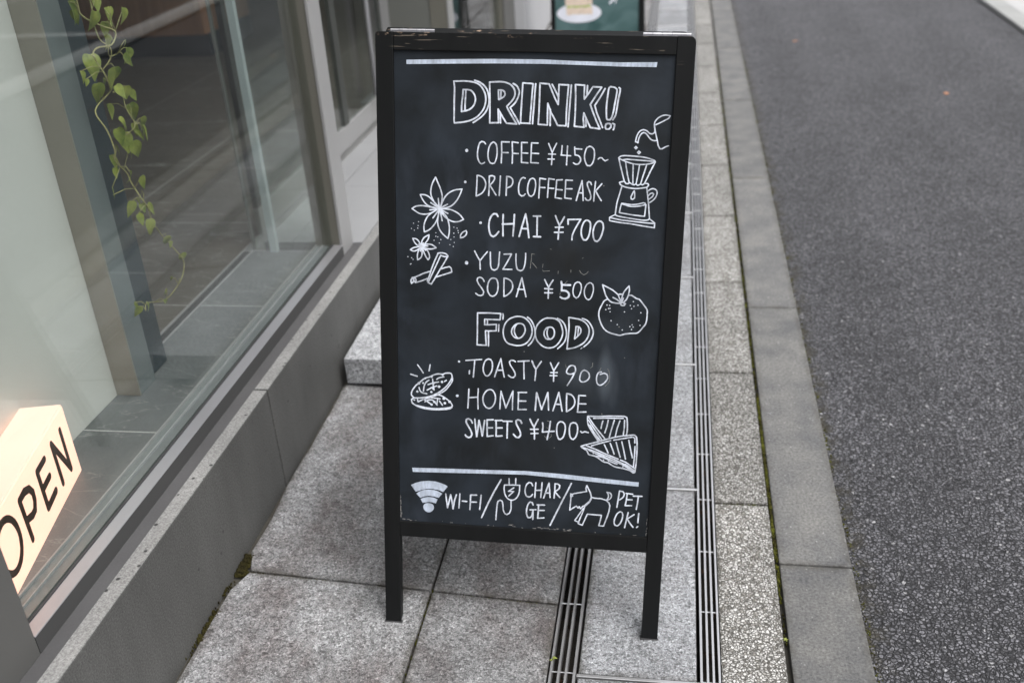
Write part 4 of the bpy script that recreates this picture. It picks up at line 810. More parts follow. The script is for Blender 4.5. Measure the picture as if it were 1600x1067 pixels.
'dripper_drawing': '''c243 4686 2234 4704 2217 4736 2199 4764 2194 4797 2191 4837 2191 4866 2191 4897 2192 4930 2194 4964 2195 4997 2197 5029 2199 5061 2201 5094 2203 5126 2206 5156 2210 5186 2215 5216 2220 5244 2227 5270 2233 5293 2240 5325 2251 5351 2261 5369 2271 5381 2294 5364 2302 5339 2312 5309 2322 5276 2331 5247 2336 5216 2340 5183 2344 5150 2347 5118 2349 5088 2349 5058 2348 5029 2347 4999 2344 4970 2339 4940 2333 4909 2326 4878 2317 4849 2308 4820 2298 4791 2288 4761 2276 4734 2264 4710 2254 4692 2246
p243 4762 2272 4779 2268 4806 2262 4841 2258 4868 2258 4899 2260 4933 2261 4967 2263 5000 2265 5031 2266 5062 2268 5092 2269 5125 2270 5159 2272 5193 2273 5232 2276 5271 2278 5309 2280 5341 2282 5364 2283
p243 4692 2246 4721 2369 4768 2521
p243 4820 2298 4839 2411 4865 2518
p242 4964 2345 4972 2430 4970 2515
p242 5087 2359 5080 2438 5070 2512
p242 5222 2349 5207 2423 5183 2509
p241 5381 2294 5336 2397 5280 2506
p243 4731 2392 4766 2516 4813 2674
p243 4834 2389 4864 2536 4910 2705
p242 4965 2385 4971 2555 4980 2726
p242 5084 2381 5064 2552 5039 2724
p242 5214 2378 5167 2549 5124 2721
p241 5339 2374 5269 2546 5198 2708
p244 4813 2674 4850 2719 4884 2718 4923 2699 4971 2732 5005 2737 5033 2719 5074 2746 5124 2721 5165 2732 5198 2708
p244 4814 2676 4762 2685 4723 2700 4736 2734 4763 2753 4801 2772 4832 2782 4867 2790 4905 2797 4931 2800 4958 2803 4987 2805 5015 2807 5043 2806 5071 2805 5101 2801 5129 2797 5156 2793 5179 2788 5212 2783 5238 2777 5258 2769 5279 2734 5266 2706 5215 2702
p244 4772 2773 4768 2790 4762 2814 4754 2843 4746 2874 4739 2906 4732 2933 4724 2962 4716 2993 4708 3023 4701 3053 4695 3080 4690 3111 4686 3141 4683 3169 4681 3196 4678 3220 4675 3258 4673 3291 4671 3314
p246 4671 3314 4689 3336 4710 3342 4738 3349 4771 3355 4806 3361 4832 3365 4860 3369 4889 3373 4920 3377 4950 3381 4981 3384 5012 3388 5045 3393 5078 3397 5110 3401 5140 3404 5166 3407 5209 3410 5243 3410 5270 3409 5315 3396 5331 3360
p243 5248 2786 5251 2808 5256 2838 5262 2874 5268 2911 5274 2946 5278 2974 5283 3002 5287 3031 5292 3060 5296 3089 5300 3118 5304 3148 5308 3179 5312 3211 5315 3241 5318 3268 5321 3291 5327 3337 5331 3360
p243 5279 2843 5300 2825 5329 2807 5357 2799 5385 2799 5411 2809 5432 2826 5445 2851 5449 2883 5444 2909 5435 2938 5423 2964 5401 2996 5375 3023 5342 3048 5314 3066
p243 5284 2934 5301 2914 5322 2893 5361 2880 5385 2902 5365 2949 5344 2968 5318 2988 5299 3003
c244 5011 2851 4993 2878 4975 2921 4954 2968 4962 3008 4991 3015 5024 2989 5027 2963 5024 2931 5022 2901 5018 2867
p245 4782 3098 4810 3100 4852 3104 4877 3108 4905 3112 4936 3116 4967 3118 4994 3116 5023 3114 5052 3110 5080 3106 5104 3101 5140 3092 5170 3082 5195 3075 5229 3080 5236 3103
p245 4783 3106 4807 3113 4841 3123 4876 3132 4905 3141 4935 3148 4969 3152 4994 3152 5023 3151 5053 3148 5081 3145 5106 3142 5142 3136 5172 3128 5197 3121 5248 3108
p245 4782 3098 4763 3171 4747 3276 4826 3291 5000 3314 5162 3329 5234 3331 5242 3213 5248 3108
p247 4671 3319 4564 3376 4564 3440 4754 3468 4986 3489 5218 3522 5433 3549 5434 3456 5338 3383
p247 4564 3381 4786 3420 5030 3441 5238 3457 5429 3468''',
'star_anise_drawing': '''p269 1232 3298 1215 3287 1190 3270 1164 3251 1142 3230 1124 3209 1109 3186 1095 3162 1082 3138 1071 3112 1060 3086 1052 3059 1047 3033 1045 2998 1048 2962 1053 2927 1060 2892 1070 2856 1083 2821 1098 2790 1115 2757 1132 2728 1143 2708
p267 1143 2708 1152 2727 1164 2755 1177 2786 1191 2817 1201 2841 1213 2867 1224 2892 1235 2918 1244 2944 1254 2976 1263 3008 1270 3040 1274 3073 1274 3106 1271 3140 1266 3172 1262 3203 1254 3240 1244 3275 1238 3298
p269 1238 3310 1243 3291 1252 3263 1262 3232 1274 3202 1286 3172 1300 3141 1315 3111 1333 3082 1354 3057 1377 3032 1403 3010 1429 2991 1457 2975 1487 2961 1518 2950 1548 2940 1580 2934 1615 2930 1645 2927 1667 2925
p266 1667 2925 1659 2947 1648 2980 1634 3016 1620 3049 1604 3080 1587 3112 1569 3142 1548 3169 1527 3195 1504 3220 1479 3242 1453 3261 1424 3276 1393 3288 1362 3298 1333 3307 1296 3316 1261 3323 1237 3328
p269 1237 3328 1259 3326 1290 3324 1325 3323 1357 3324 1387 3326 1417 3329 1447 3335 1477 3343 1508 3356 1541 3371 1571 3388 1597 3404 1622 3424 1641 3442 1657 3461 1682 3494 1699 3519
p268 1699 3519 1672 3532 1634 3551 1597 3565 1554 3572 1514 3571 1486 3567 1458 3559 1429 3547 1406 3535 1382 3521 1358 3505 1333 3485 1313 3463 1290 3437 1269 3410 1250 3386 1237 3369
p269 1261 3368 1275 3382 1295 3402 1318 3425 1340 3449 1357 3472 1372 3498 1383 3524 1392 3550 1399 3578 1406 3606 1412 3636 1415 3666 1418 3696 1418 3727 1417 3758 1415 3788 1412 3816 1404 3852 1394 3885 1388 3907
p269 1213 3370 1209 3391 1202 3422 1194 3457 1189 3490 1185 3520 1183 3550 1181 3580 1183 3609 1189 3646 1199 3682 1213 3716 1224 3740 1238 3763 1253 3786 1273 3809 1294 3830 1320 3853 1347 3875 1371 3894 1388 3907
p269 1213 3370 1210 3392 1204 3423 1197 3458 1189 3490 1179 3518 1168 3545 1155 3572 1141 3599 1124 3625 1106 3651 1087 3675 1068 3697 1044 3722 1020 3742 995 3760 951 3780 916 3793
p269 1213 3322 1193 3333 1164 3349 1130 3367 1097 3386 1069 3405 1041 3426 1015 3448 992 3472 972 3497 955 3526 940 3558 927 3589 917 3619 909 3653 905 3685 905 3715 910 3760 916 3793
p269 1201 3323 1183 3335 1158 3352 1128 3371 1097 3390 1069 3405 1038 3417 1007 3427 978 3434 948 3438 911 3442 874 3441 840 3436 810 3427 783 3413 756 3397 725 3377 694 3355 672 3339
p271 672 3339 689 3325 714 3306 745 3291 771 3283 801 3278 833 3274 865 3273 896 3274 926 3277 959 3282 997 3288 1030 3293 1068 3300 1108 3307 1146 3313 1178 3319 1201 3323
p269 1201 3317 1181 3313 1151 3309 1117 3303 1081 3296 1048 3289 1021 3282 986 3265 960 3247 938 3225 915 3200 896 3173 878 3144 861 3113 847 3080 837 3057
p269 837 3057 864 3056 902 3056 939 3060 968 3071 996 3086 1022 3104 1045 3123 1067 3145 1094 3173 1112 3192 1135 3215 1158 3240 1181 3264 1200 3284 1214 3299
p268 1196 3122 1214 3299
p268 1381 3228 1225 3316
p269 1387 3411 1225 3328
p270 1273 3558 1231 3334
p270 1087 3511 1219 3334
p270 1027 3353 1213 3328
p269 1046 3210 1214 3311
D864 1213 3322
D218 698 3629
D218 799 3596
D218 790 3673
D218 781 3724
D219 654 3734
D219 713 3767
D218 1146 3802
D216 1508 3679
D216 1572 3696
D216 1591 3744
D217 1508 3798
D217 1599 3785
c256 1754 3738 1720 3751 1682 3776 1657 3807 1641 3838 1641 3886 1695 3872 1724 3853 1749 3828 1762 3797 1766 3767''',
'small_star_anise_drawing': '''p260 860 4066 857 4035 860 3994 871 3965 888 3934 909 3907 942 3884 980 3863 1007 3849
p259 1007 3849 1004 3884 994 3928 981 3953 964 3978 945 4002 924 4028 900 4054 884 4071
p260 848 4067 837 4048 821 4022 803 3994 788 3972 763 3949 739 3938 706 3934 678 3934
p260 678 3934 687 3955 699 3984 714 4011 732 4034 753 4054 775 4069 815 4081 848 4085
p260 848 4085 816 4091 774 4100 746 4106 716 4112 689 4121 653 4143 627 4163
p261 627 4163 653 4177 688 4188 723 4184 762 4167 792 4145 825 4117 847 4097
p260 847 4097 825 4126 798 4166 786 4192 777 4221 771 4252 769 4291 771 4332 772 4362
p261 772 4362 801 4347 834 4323 853 4292 865 4248 866 4221 865 4188 863 4154 861 4124 860 4103
p260 872 4102 877 4123 885 4153 896 4186 906 4213 918 4242 931 4270 944 4294 968 4330 986 4353
p260 986 4353 1002 4333 1017 4303 1015 4268 1005 4231 991 4195 969 4159 949 4139 924 4117 900 4097 884 4083
p260 884 4071 906 4061 937 4047 969 4038 1001 4036 1035 4038 1067 4046 1099 4064 1130 4087 1151 4104
p259 1151 4104 1130 4112 1099 4123 1066 4131 1034 4134 1001 4133 969 4129 937 4117 906 4101 884 4090
p260 891 4017 866 4078
p260 802 4044 860 4084
p260 981 4076 872 4084
p260 938 4166 872 4096
p260 829 4183 862 4103
D682 862 4084
D218 1146 3803
D218 1146 3874
D218 1185 3883
D218 1109 3956
D218 1246 3936
D218 1216 4006
D217 1506 3801
D217 1512 3874
D217 1446 3927
D217 1516 3983
D218 1428 4032
D218 1498 4065
D221 577 4306
D221 653 4326
D221 681 4357
D221 627 4457
D221 640 4448''',
'cinnamon_drawing': '''p272 1190 4214 1114 4385 1052 4546 1015 4671 968 4790
p272 1190 4211 1226 4205 1272 4202 1303 4206 1333 4214 1357 4223 1388 4258 1376 4277 1321 4277 1278 4266 1242 4255
p272 1242 4255 1163 4432 1076 4619 984 4820
p272 1388 4264 1321 4389 1223 4551 1137 4702 1051 4848 984 4820
p274 1015 4591 880 4639 733 4713
p275 966 4740 855 4788 725 4831
c276 659 4735 633 4785 635 4822 645 4847 670 4829 689 4795 678 4759
c276 714 4726 738 4769 736 4805 725 4828 705 4806 689 4771
p276 733 4713 659 4735
p274 1223 4539 1244 4531 1273 4520 1305 4508 1333 4498 1366 4489 1397 4481 1418 4476
p273 1418 4476 1455 4505 1463 4547 1467 4584
p273 1467 4584 1444 4593 1412 4604 1374 4618 1333 4633 1302 4644 1265 4657 1227 4671 1190 4684 1159 4695 1137 4702''',
'citrus_drawing': '''p265 4593 5003 4567 5015 4535 5036 4519 5059 4505 5087 4491 5118 4475 5150 4460 5184 4447 5218 4439 5251 4435 5283 4434 5317 4437 5353 4445 5389 4456 5427 4467 5458 4480 5490 4494 5521 4509 5549 4529 5581 4549 5608 4573 5633 4598 5653 4626 5670 4659 5684 4687 5694 4718 5703 4750 5710 4780 5716 4814 5723 4845 5729 4876 5730 4906 5723 4937 5711 4970 5700 4998 5694 5027 5689 5058 5684 5088 5680 5119 5678 5150 5677 5180 5676 5206 5670 5234 5654 5256 5633 5275 5611 5298 5580 5319 5547 5336 5525 5354 5502 5368 5477 5377 5448 5383 5417 5387 5384 5389 5347 5390 5309 5389 5273 5391 5229 5385 5187 5373 5165 5357 5142 5339 5118 5318 5093 5299 5069 5278 5042 5256 5016 5235 4992 5218 4975 5170 4965 5146 4952 5115 4933 5085 4915 5061 4903 5014 4905
p265 4486 4716 4492 4735 4501 4764 4513 4799 4522 4825 4531 4855 4542 4886 4554 4917 4566 4943 4584 4972 4602 4997 4622 5019 4642 5038 4668 5054 4695 5064 4726 5070 4756 5074 4791 5076 4823 5077 4845 5077
p265 4486 4716 4505 4725 4534 4737 4565 4752 4594 4766 4627 4781 4658 4797 4691 4816 4720 4837 4752 4862 4781 4886 4801 4902
p264 4801 4902 4812 4931 4828 4968 4849 5008 4867 5040
p263 5004 4718 4990 4736 4968 4762 4946 4791 4927 4818 4909 4850 4895 4882 4885 4917 4879 4949 4876 4984 4874 5017 4873 5039
p263 5004 4718 5012 4747 5017 4790 5015 4824 5009 4863 5002 4900 4993 4931 4983 4960 4971 4986 4952 5012 4930 5034 4915 5050
p264 4801 4902 4836 4889 4883 4890
p265 4703 4962 4782 5001 4850 5053
p264 4905 4965 4885 5039
c265 4844 5065 4870 5113 4900 5120 4930 5116 4951 5079 4903 5056 4869 5056
D614 4873 5052
D331 4928 5083
D261 4590 5121
D261 4643 5126
D261 4571 5216
D261 4625 5192
D261 4651 5188
D261 4656 5256
D259 5105 5030
D260 5050 5110
D259 5121 5122
D259 5200 5098
D260 5076 5175
D260 4941 5245
D260 5264 5249
D260 5228 5407
D262 4685 5438
D262 4811 5513
D262 4915 5617
D261 5106 5504
D261 5062 5541
D261 5126 5547
D260 5261 5506
D261 5098 5600''',
'bun_drawing': '''p270 608 6772 746 6811
p269 755 6563 817 6644 873 6732
p268 1019 6549 996 6680
p272 673 7281 647 7260 622 7231 617 7199 623 7165 635 7133 655 7097 677 7065 702 7030 726 7001 750 6980 777 6959 805 6933 838 6902 866 6876 891 6855 917 6841 942 6831 972 6822 1005 6810 1032 6796 1062 6780 1092 6764 1119 6752 1150 6742 1179 6736 1207 6734 1247 6739 1282 6743 1332 6714 1368 6708 1411 6705 1445 6708 1469 6731 1477 6765 1474 6800 1458 6844 1443 6872 1424 6904 1403 6937 1383 6965 1358 6996 1334 7022 1307 7048 1284 7069 1260 7091 1234 7112 1206 7132 1176 7152 1144 7171 1112 7189 1079 7205 1048 7219 1017 7231 985 7242 952 7252 918 7261 883 7268 848 7275 813 7280 774 7283 734 7285 698 7287 673 7288
p268 1483 6791 1487 6823 1483 6869 1472 6893 1457 6921 1439 6949 1420 6976 1401 7004 1380 7033 1358 7060 1332 7086 1304 7109 1273 7131 1240 7152 1206 7172 1177 7188 1146 7204 1115 7219 1084 7233 1054 7246 1015 7261 974 7273 939 7284 914 7291
p272 673 7288 647 7302 621 7324 627 7376 648 7406 684 7433 711 7443 742 7451 777 7458 811 7465 844 7472 877 7479 912 7485 951 7490 980 7493 1011 7496 1043 7498 1076 7499 1109 7500 1142 7499 1174 7497 1208 7494 1241 7489 1273 7484 1304 7479 1332 7475 1371 7468 1406 7462 1436 7455 1459 7448 1484 7413 1472 7380 1446 7343 1421 7318 1390 7292 1357 7269 1333 7252 1307 7235 1281 7220 1256 7208 1223 7200 1190 7196 1168 7194
p273 633 7402 650 7414 675 7430 703 7447 735 7463 761 7473 790 7483 821 7492 854 7500 887 7507 917 7512 949 7515 981 7518 1014 7520 1047 7522 1078 7523 1115 7523 1150 7521 1186 7519 1221 7516 1256 7512 1294 7508 1333 7503 1372 7497 1407 7490 1433 7482 1467 7456 1478 7433
p271 782 7051 789 7080 801 7116 821 7144 851 7165 883 7173 920 7177 946 7180
p270 992 6882 960 6904 922 6938 906 6971 893 7009 884 7045 877 7095 874 7131
p269 1068 6852 1080 6982 1099 7092
p270 973 6981 1080 6936 1194 6910
p271 953 7101 1055 7036 1156 6998
p269 1156 6854 1175 6838 1207 6818 1240 6808 1279 6800 1307 6793
p268 1282 6736 1288 6795
D609 779 6962
D430 914 6845
D555 1046 6801
D405 868 6952
D509 744 7145
D507 1042 7138
D606 1204 7012
D555 1267 6906
p269 1320 6891 1357 6865
D556 1084 6943
D456 1080 7061
p272 672 7331 687 7333
p272 743 7290 755 7356
p272 761 7369 863 7310
p272 901 7361 934 7339 977 7317 1023 7307 1066 7311 1090 7328 1112 7352 1129 7374 1161 7418
p271 889 7308 965 7357 1053 7418
p271 1041 7267 1072 7266 1116 7266 1155 7267 1197 7272 1225 7276
p271 1174 7272 1155 7412
p271 1212 7323 1275 7412
D559 1104 7349
D608 1304 7265
D608 1427 7331
D558 1326 7365
D509 1047 7412
D402 1282 6747''',
'sandwich_drawing': '''p275 4303 7477 4325 7477 4354 7477 4390 7476 4429 7475 4469 7474 4509 7472 4548 7469 4590 7465 4632 7461 4676 7457 4721 7453 4765 7450 4814 7447 4866 7445 4920 7443 4970 7441 5014 7440 5047 7440 5093 7458 5102 7486 5107 7523 5111 7567 5114 7597 5116 7630 5118 7666 5119 7700 5119 7731 5117 7768 5113 7804 5109 7835 5106 7856
p275 4420 7518 4639 7499 5024 7483
p273 5054 7522 5056 7680 5042 7860
p275 4303 7477 4412 7636 4549 7807 4678 7959
p275 4296 7484 4297 7511 4298 7550 4300 7587 4305 7619 4312 7649 4324 7683 4336 7709 4351 7736 4370 7767 4393 7803 4414 7834 4439 7871 4466 7910 4493 7948 4515 7980 4531 8003
p276 4319 7566 4443 7745 4614 7984
p276 4349 7667 4432 7814 4569 7986
p276 4330 7682 4421 7843 4544 8002
p275 4613 7562 4593 7639 4582 7729
p274 4721 7542 4699 7688 4663 7821
p274 4846 7534 4803 7709 4758 7912
p274 4960 7541 4912 7702 4879 7898
p278 4185 8147 4204 8139 4230 8128 4263 8115 4301 8101 4329 8091 4362 8080 4396 8069 4432 8057 4469 8045 4506 8032 4543 8019 4581 8005 4620 7990 4658 7976 4697 7962 4736 7948 4775 7936 4813 7923 4852 7910 4891 7899 4929 7888 4965 7879 5002 7871 5039 7864 5076 7858 5110 7854 5142 7849 5170 7845 5214 7839 5247 7834 5272 7835 5313 7871 5319 7897 5324 7930 5328 7969 5332 8009 5335 8050 5337 8085 5338 8121 5339 8158 5340 8197 5340 8235 5340 8273 5339 8311 5338 8350 5337 8389 5336 8427 5334 8464 5332 8497 5329 8545 5326 8589 5323 8627 5321 8653
p277 5321 8653 5289 8669 5268 8656 5241 8636 5208 8618 5179 8608 5146 8599 5111 8591 5077 8584 5043 8579 5008 8574 4975 8570 4946 8565 4905 8556 4866 8542 4842 8528 4814 8510 4787 8492 4759 8478 4724 8470 4689 8467 4654 8457 4627 8440 4599 8419 4571 8397 4546 8379 4519 8364 4495 8352 4467 8342 4438 8336 4405 8331 4373 8325 4348 8315 4330 8280 4313 8240 4289 8221 4258 8201 4228 8184 4205 8170 4185 8147
p278 4295 8126 4473 8188 4672 8273 4963 8381
p277 5009 8399 5122 8441 5316 8569
p278 4212 8165 4410 8220 4647 8303 4872 8387 5112 8498 5319 8618
p278 4344 8217 4544 8309 4808 8405 5060 8501 5287 8634
p277 5111 8484 5204 8534 5301 8647
p278 4344 8203 4476 8244 4675 8329
p278 4399 8122 4572 8056 4789 7984
p276 4853 7969 5019 7928 5223 7880
p274 5249 7882 5282 7901 5288 8004
p275 5295 8080 5295 8275 5285 8543
p277 4664 8078 4707 8166 4752 8261
p276 4785 8043 4829 8151 4874 8274
p276 4905 8014 4954 8185 5003 8336
p275 5020 7993 5071 8192 5113 8371
p275 5160 7950 5204 8142 5253 8334
p278 4480 8342 4503 8343 4538 8345 4576 8349 4611 8354 4642 8362 4673 8373 4703 8384 4730 8396 4757 8412 4781 8430 4810 8447 4843 8460 4881 8474 4917 8486 4942 8494
D261 4445 8290
D208 4491 8296
D313 4662 8421
D312 4771 8442
D208 4826 8453
D312 4900 8483
D312 5068 8543''',
'ruled_line': '''F124 586 510 1511 482 2304 464 3207 459 3870 477 4643 486 5317 470 5306 559 4646 560 3872 545 3209 538 2305 547 1511 565 589 590''',
'lower_ruled_line': '''F139 619 8858 1306 8832 2241 8804 3034 8775 3736 8790 4607 8836 5415 8875 5412 8969 4611 8934 3739 8889 3036 8860 2242 8889 1306 8927 632 8953''',
'wifi_symbol': '''F140 590 9255 681 9207 812 9160 968 9136 1124 9142 1254 9175 1344 9210 1386 9242 1286 9374 1201 9338 1072 9319 967 9319 837 9349 693 9408
F140 705 9449 771 9395 863 9354 980 9335 1110 9344 1201 9373 1269 9413 1188 9516 1097 9492 980 9483 888 9499 790 9541
F140 796 9568 862 9533 966 9509 1071 9514 1168 9550 1129 9650 1044 9628 966 9627 841 9656
F140 972 9652 1018 9658 1057 9676 1081 9710 1088 9751 1076 9795 1050 9832 1017 9859 978 9869 938 9865 899 9842 871 9809 854 9761 861 9711 887 9674 926 9658''',
'wifi_lettering': '''p306 1344 9412 1364 9571 1381 9731 1420 9567 1451 9425 1481 9591 1503 9750 1533 9559 1575 9417
p305 1649 9391 1641 9552 1631 9720
p305 1702 9554 1799 9557
p303 2011 9394 1882 9403 1877 9577 1867 9738
p305 1883 9563 2009 9557
p303 2108 9387 2094 9548 2079 9723''',
'slash_mark': '''p328 2529 9007 2398 9263 2260 9564 2122 9910''',
'plug_drawing': '''p272 2698 8968 2703 9105
p272 2841 8958 2841 9102
p273 2604 9122 2767 9111 2930 9106
p273 2604 9122 2599 9158 2596 9208 2600 9247 2607 9291 2617 9331 2632 9366 2649 9398 2670 9424 2707 9449 2748 9460 2787 9458 2824 9441 2847 9422 2868 9397 2887 9368 2902 9334 2914 9297 2923 9255 2926 9217 2927 9173 2926 9134 2926 9106
p274 2748 9467 2750 9505 2752 9557 2753 9593 2754 9631 2751 9669 2742 9705 2729 9741 2714 9769 2663 9800 2636 9788 2611 9762 2595 9726 2584 9680 2581 9644 2579 9605 2576 9570 2568 9526 2556 9495 2517 9476 2472 9507 2461 9542 2454 9592 2450 9625 2447 9663 2444 9704 2441 9746 2438 9785 2436 9829 2434 9872 2432 9910 2430 9936
p273 2804 9173 2690 9260 2802 9256 2697 9370''',
'charge_lettering': '''p298 3202 9098 3191 9069 3173 9039 3122 9028 3078 9072 3065 9103 3054 9141 3046 9178 3043 9228 3048 9274 3060 9316 3078 9348 3129 9362 3173 9341 3204 9297
p298 3268 9025 3259 9190 3254 9363
p297 3398 9017 3392 9181 3378 9354
p299 3259 9201 3395 9188
p299 3441 9364 3499 9160 3546 9013 3563 9183 3577 9341
p298 3483 9244 3571 9240
p297 3673 9019 3671 9176 3661 9348
p297 3673 9023 3729 9022 3771 9053 3768 9115 3747 9142 3721 9166 3671 9197
p297 3671 9197 3731 9268 3783 9326
p300 3223 9538 3202 9484 3157 9473 3135 9495 3114 9532 3103 9565 3093 9605 3087 9645 3084 9683 3083 9721 3087 9756 3101 9804 3121 9838 3166 9834 3186 9813 3203 9776 3210 9734 3216 9685 3219 9649
p301 3155 9654 3283 9642
p301 3225 9649 3224 9872
p299 3465 9524 3306 9529
p300 3337 9527 3335 9683 3326 9837 3460 9820
p300 3334 9655 3462 9646''',
'second_slash': '''p322 4014 8991 3929 9195 3823 9436 3595 9983''',
'dog_drawing': '''p269 4019 9244 4094 9214 4219 9182 4341 9150 4322 9086 4341 9017 4379 9096 4420 9175 4446 9276 4513 9292 4651 9293 4753 9323 4818 9380 4840 9447 4826 9572 4794 9699 4750 9840 4730 9918 4626 9916 4653 9792 4673 9673 4541 9673 4376 9666 4330 9788 4278 9931 4188 9898 4228 9767 4274 9639 4313 9498
c269 4009 9228 4047 9235 4048 9276 4008 9275
p270 4020 9271 4010 9423 4000 9600 4068 9550 4136 9500 4175 9542 4199 9506 4226 9553 4281 9487 4312 9491
p270 4283 9542 4211 9671 4116 9831 4206 9873
p267 4763 9138 4796 9142 4833 9153 4854 9180 4863 9213 4856 9249 4839 9283 4807 9306 4778 9321
p267 4763 9138 4780 9160 4797 9190 4802 9244 4784 9285 4765 9318
p403 4447 9283 4434 9321 4415 9367 4392 9398 4367 9425 4336 9459 4312 9484''',
'pet_lettering': '''p293 5024 9093 5007 9271 4987 9464
p293 5024 9099 5056 9097 5093 9101 5115 9127 5127 9160 5121 9196 5105 9230 5079 9259 5051 9282 5015 9298
p292 5301 9148 5163 9137
p292 5188 9143 5177 9287 5158 9418 5289 9409
p293 5176 9280 5295 9276
p292 5315 9188 5495 9183
p292 5421 9188 5410 9339 5393 9484
c294 5065 9562 5035 9577 5004 9608 4987 9639 4971 9677 4959 9714 4950 9749 4945 9782 4944 9812 4951 9852 4966 9880 5011 9894 5038 9877 5065 9845 5081 9816 5094 9780 5105 9745 5112 9712 5117 9678 5119 9648 5114 9609 5103 9580
p294 5228 9571 5199 9739 5170 9921
p294 5353 9610 5213 9717 5278 9816 5345 9901
p293 5451 9576 5444 9679 5442 9790
p295 5420 9900 5444 9873''',
}
# ================================================================== writing: ribbons on a plane
def ribbon(pts, w, closed=False, cap=True):
    """list of polygons (2-D) for one pen stroke of width w, mitred, split at sharp corners"""
    P = [Vector(p) for p in pts]; Q = [P[0]]
    for p in P[1:]:
        if (p-Q[-1]).length > 2e-5: Q.append(p)
    if closed and len(Q) > 3 and (Q[0]-Q[-1]).length < 2e-5: Q.pop()
    if len(Q) < 2: return []
    runs = []; cur = [Q[0]]; n = len(Q)
    if closed: return [strip(Q, w, True)]
    for i in range(1, n):
        cur.append(Q[i])
        if i < n-1:
            a = (Q[i]-Q[i-1]).normalized(); b = (Q[i+1]-Q[i]).normalized()
            if a.dot(b) < 0.55: runs.append(cur); cur = [Q[i]]
    runs.append(cur)
    return [strip(r, w, False) for r in runs]
def strip(Q, w, closed):
    n = len(Q); L = []; Rr = []; h = w/2
    for i in range(n):
        a = Q[i]-Q[i-1] if (i > 0 or closed) else Q[1]-Q[0]; b = Q[(i+1) % n]-Q[i] if (i < n-1 or closed) else Q[-1]-Q[-2]
        a = a.normalized(); b = b.normalized(); t = (a+b).normalized() if (a+b).length > 1e-6 else a
        nn = Vector((-t.y, t.x)); k = min(1.5, 1/max(0.5, nn.dot(Vector((-a.y, a.x)))))
        hh = h*(1+0.13*noise.noise(Vector((Q[i].x*90, Q[i].y*90, 0.5))))
        L.append(Q[i]+nn*hh*k); Rr.append(Q[i]-nn*hh*k)
    polys = [[L[i], L[(i+1) % n], Rr[(i+1) % n], Rr[i]] for i in range(n if closed else n-1)]
    if not closed:
        for c, tdir, A, B in ((Q[0], (Q[0]-Q[1]).normalized(), L[0], Rr[0]), (Q[-1], (Q[-1]-Q[-2]).normalized(), Rr[-1], L[-1])):
            s = Vector((-tdir.y, tdir.x)); arc = [c+tdir*h*math.sin(math.pi*j/5)+s*h*math.cos(math.pi*j/5) for j in range(1, 5)]
            a0 = A if (A-arc[0]).length < (A-arc[-1]).length else B; b0 = B if a0 is A else A
            polys.append([a0]+arc+[b0])
    return polys
def disc(c, r, k=10):
    return [[Vector(c)+Vector((math.cos(6.2832*i/k), math.sin(6.2832*i/k)))*r*(1+0.12*noise.noise(Vector((c[0]*300+i, c[1]*300, 1)))) for i in range(k)]]
def stroke_mesh(text, place, m):
    """decode strokes; every stroke lies a hair in front of the one before it"""
    lay = 0
    for line in text.split('\n'):
        k = line.split(); kind = k[0][0]; w = int(k[0][1:])*1e-5; nums = [int(v)*1e-4 for v in k[1:]]; pts = list(zip(nums[0::2], nums[1::2]))
        if kind == 'D': sets = [disc(pts[0], w/2)]
        elif kind == 'F': sets = [[[Vector(p) for p in pts]]]
        else: sets = ribbon(pts, w, kind == 'c')
        for polys in sets:
            lay += 1
            for poly in polys: m.face([place(p[0], p[1], lay) for p in poly])
    return m
# ------------------------------------------------------------------ the sandwich board
BO = Vector((-0.56881501, 1.86702087, 1.24722751)); E1 = Vector((0.9978783, 0.03702538, -0.05355392)); E2 = Vector((-0.04363988, -0.23005275, -0.97219921)); BN = Vector((0.04831627, -0.97247358, 0.22794886))
org = BO+E1*0.3+E2*1.25
MBD = Matrix(((E1.x, -BN.x, -E2.x, org.x), (E1.y, -BN.y, -E2.y, org.y), (E1.z, -BN.z, -E2.z, org.z), (0, 0, 0, 1)))
bd = thing('sandwich_board', 'black wooden sandwich board with a hand lettered drink and food menu', 'sandwich board', MBD)
def post(side, back=False, low=0.0):
    s = side; xo, xi = 0.3*s, 0.2655*s; poly = []
    r = 0.011 if s > 0 else 0.006
    poly = [(xi, 1.25)]+[(xo-s*r+s*r*math.sin(math.pi/2*j/5), 1.25-r+r*math.cos(math.pi/2*j/5)) for j in range(6)]+[(xo, low), (xi, low)]
    if s < 0: poly = poly[::-1]
    m = MB(); m.prism(poly, 0.0, 0.025)
    m.v = [(x, y, z+0.2345*y if z < 0.1 else z) for x, y, z in m.v]; return m
TILT = R(26.6)
def to_back(m):
    out = []
    for x, y, z in m.v:
        x *= 0.965; yy = 0.0265-y+0.0265-0.0265; d = 1.25-z; off = 0.026+y*1.0
        out.append((x, 0.027+(y)*math.cos(TILT)+d*math.sin(TILT), 1.2485-d*math.cos(TILT)+y*math.sin(TILT)))
    m.v = out; return m
for s, low in ((-1, -0.0055), (1, 0.0)): build('post', post(s, low=low), M['frame'], bd, bevel=0.0014, seg=2)
build('top_rail', MB().box(-0.2652, 0.2652, 0.0007, 0.0245, 1.2165, 1.2496), M['frame'], bd, bevel=0.0014, seg=2)
build('bottom_rail', MB().box(-0.2652, 0.2652, 0.0007, 0.0245, 0.2050, 0.2400), M['frame'], bd, bevel=0.0014, seg=2)
panel = build('blackboard_panel', MB().box(-0.2700, 0.2700, 0.0060, 0.0110, 0.2300, 1.2250), M['board'], bd)
for s in (-1, 1): build('rear_post', to_back(post(s, low=0.012)), M['frame'], bd, bevel=0.0014, seg=1)
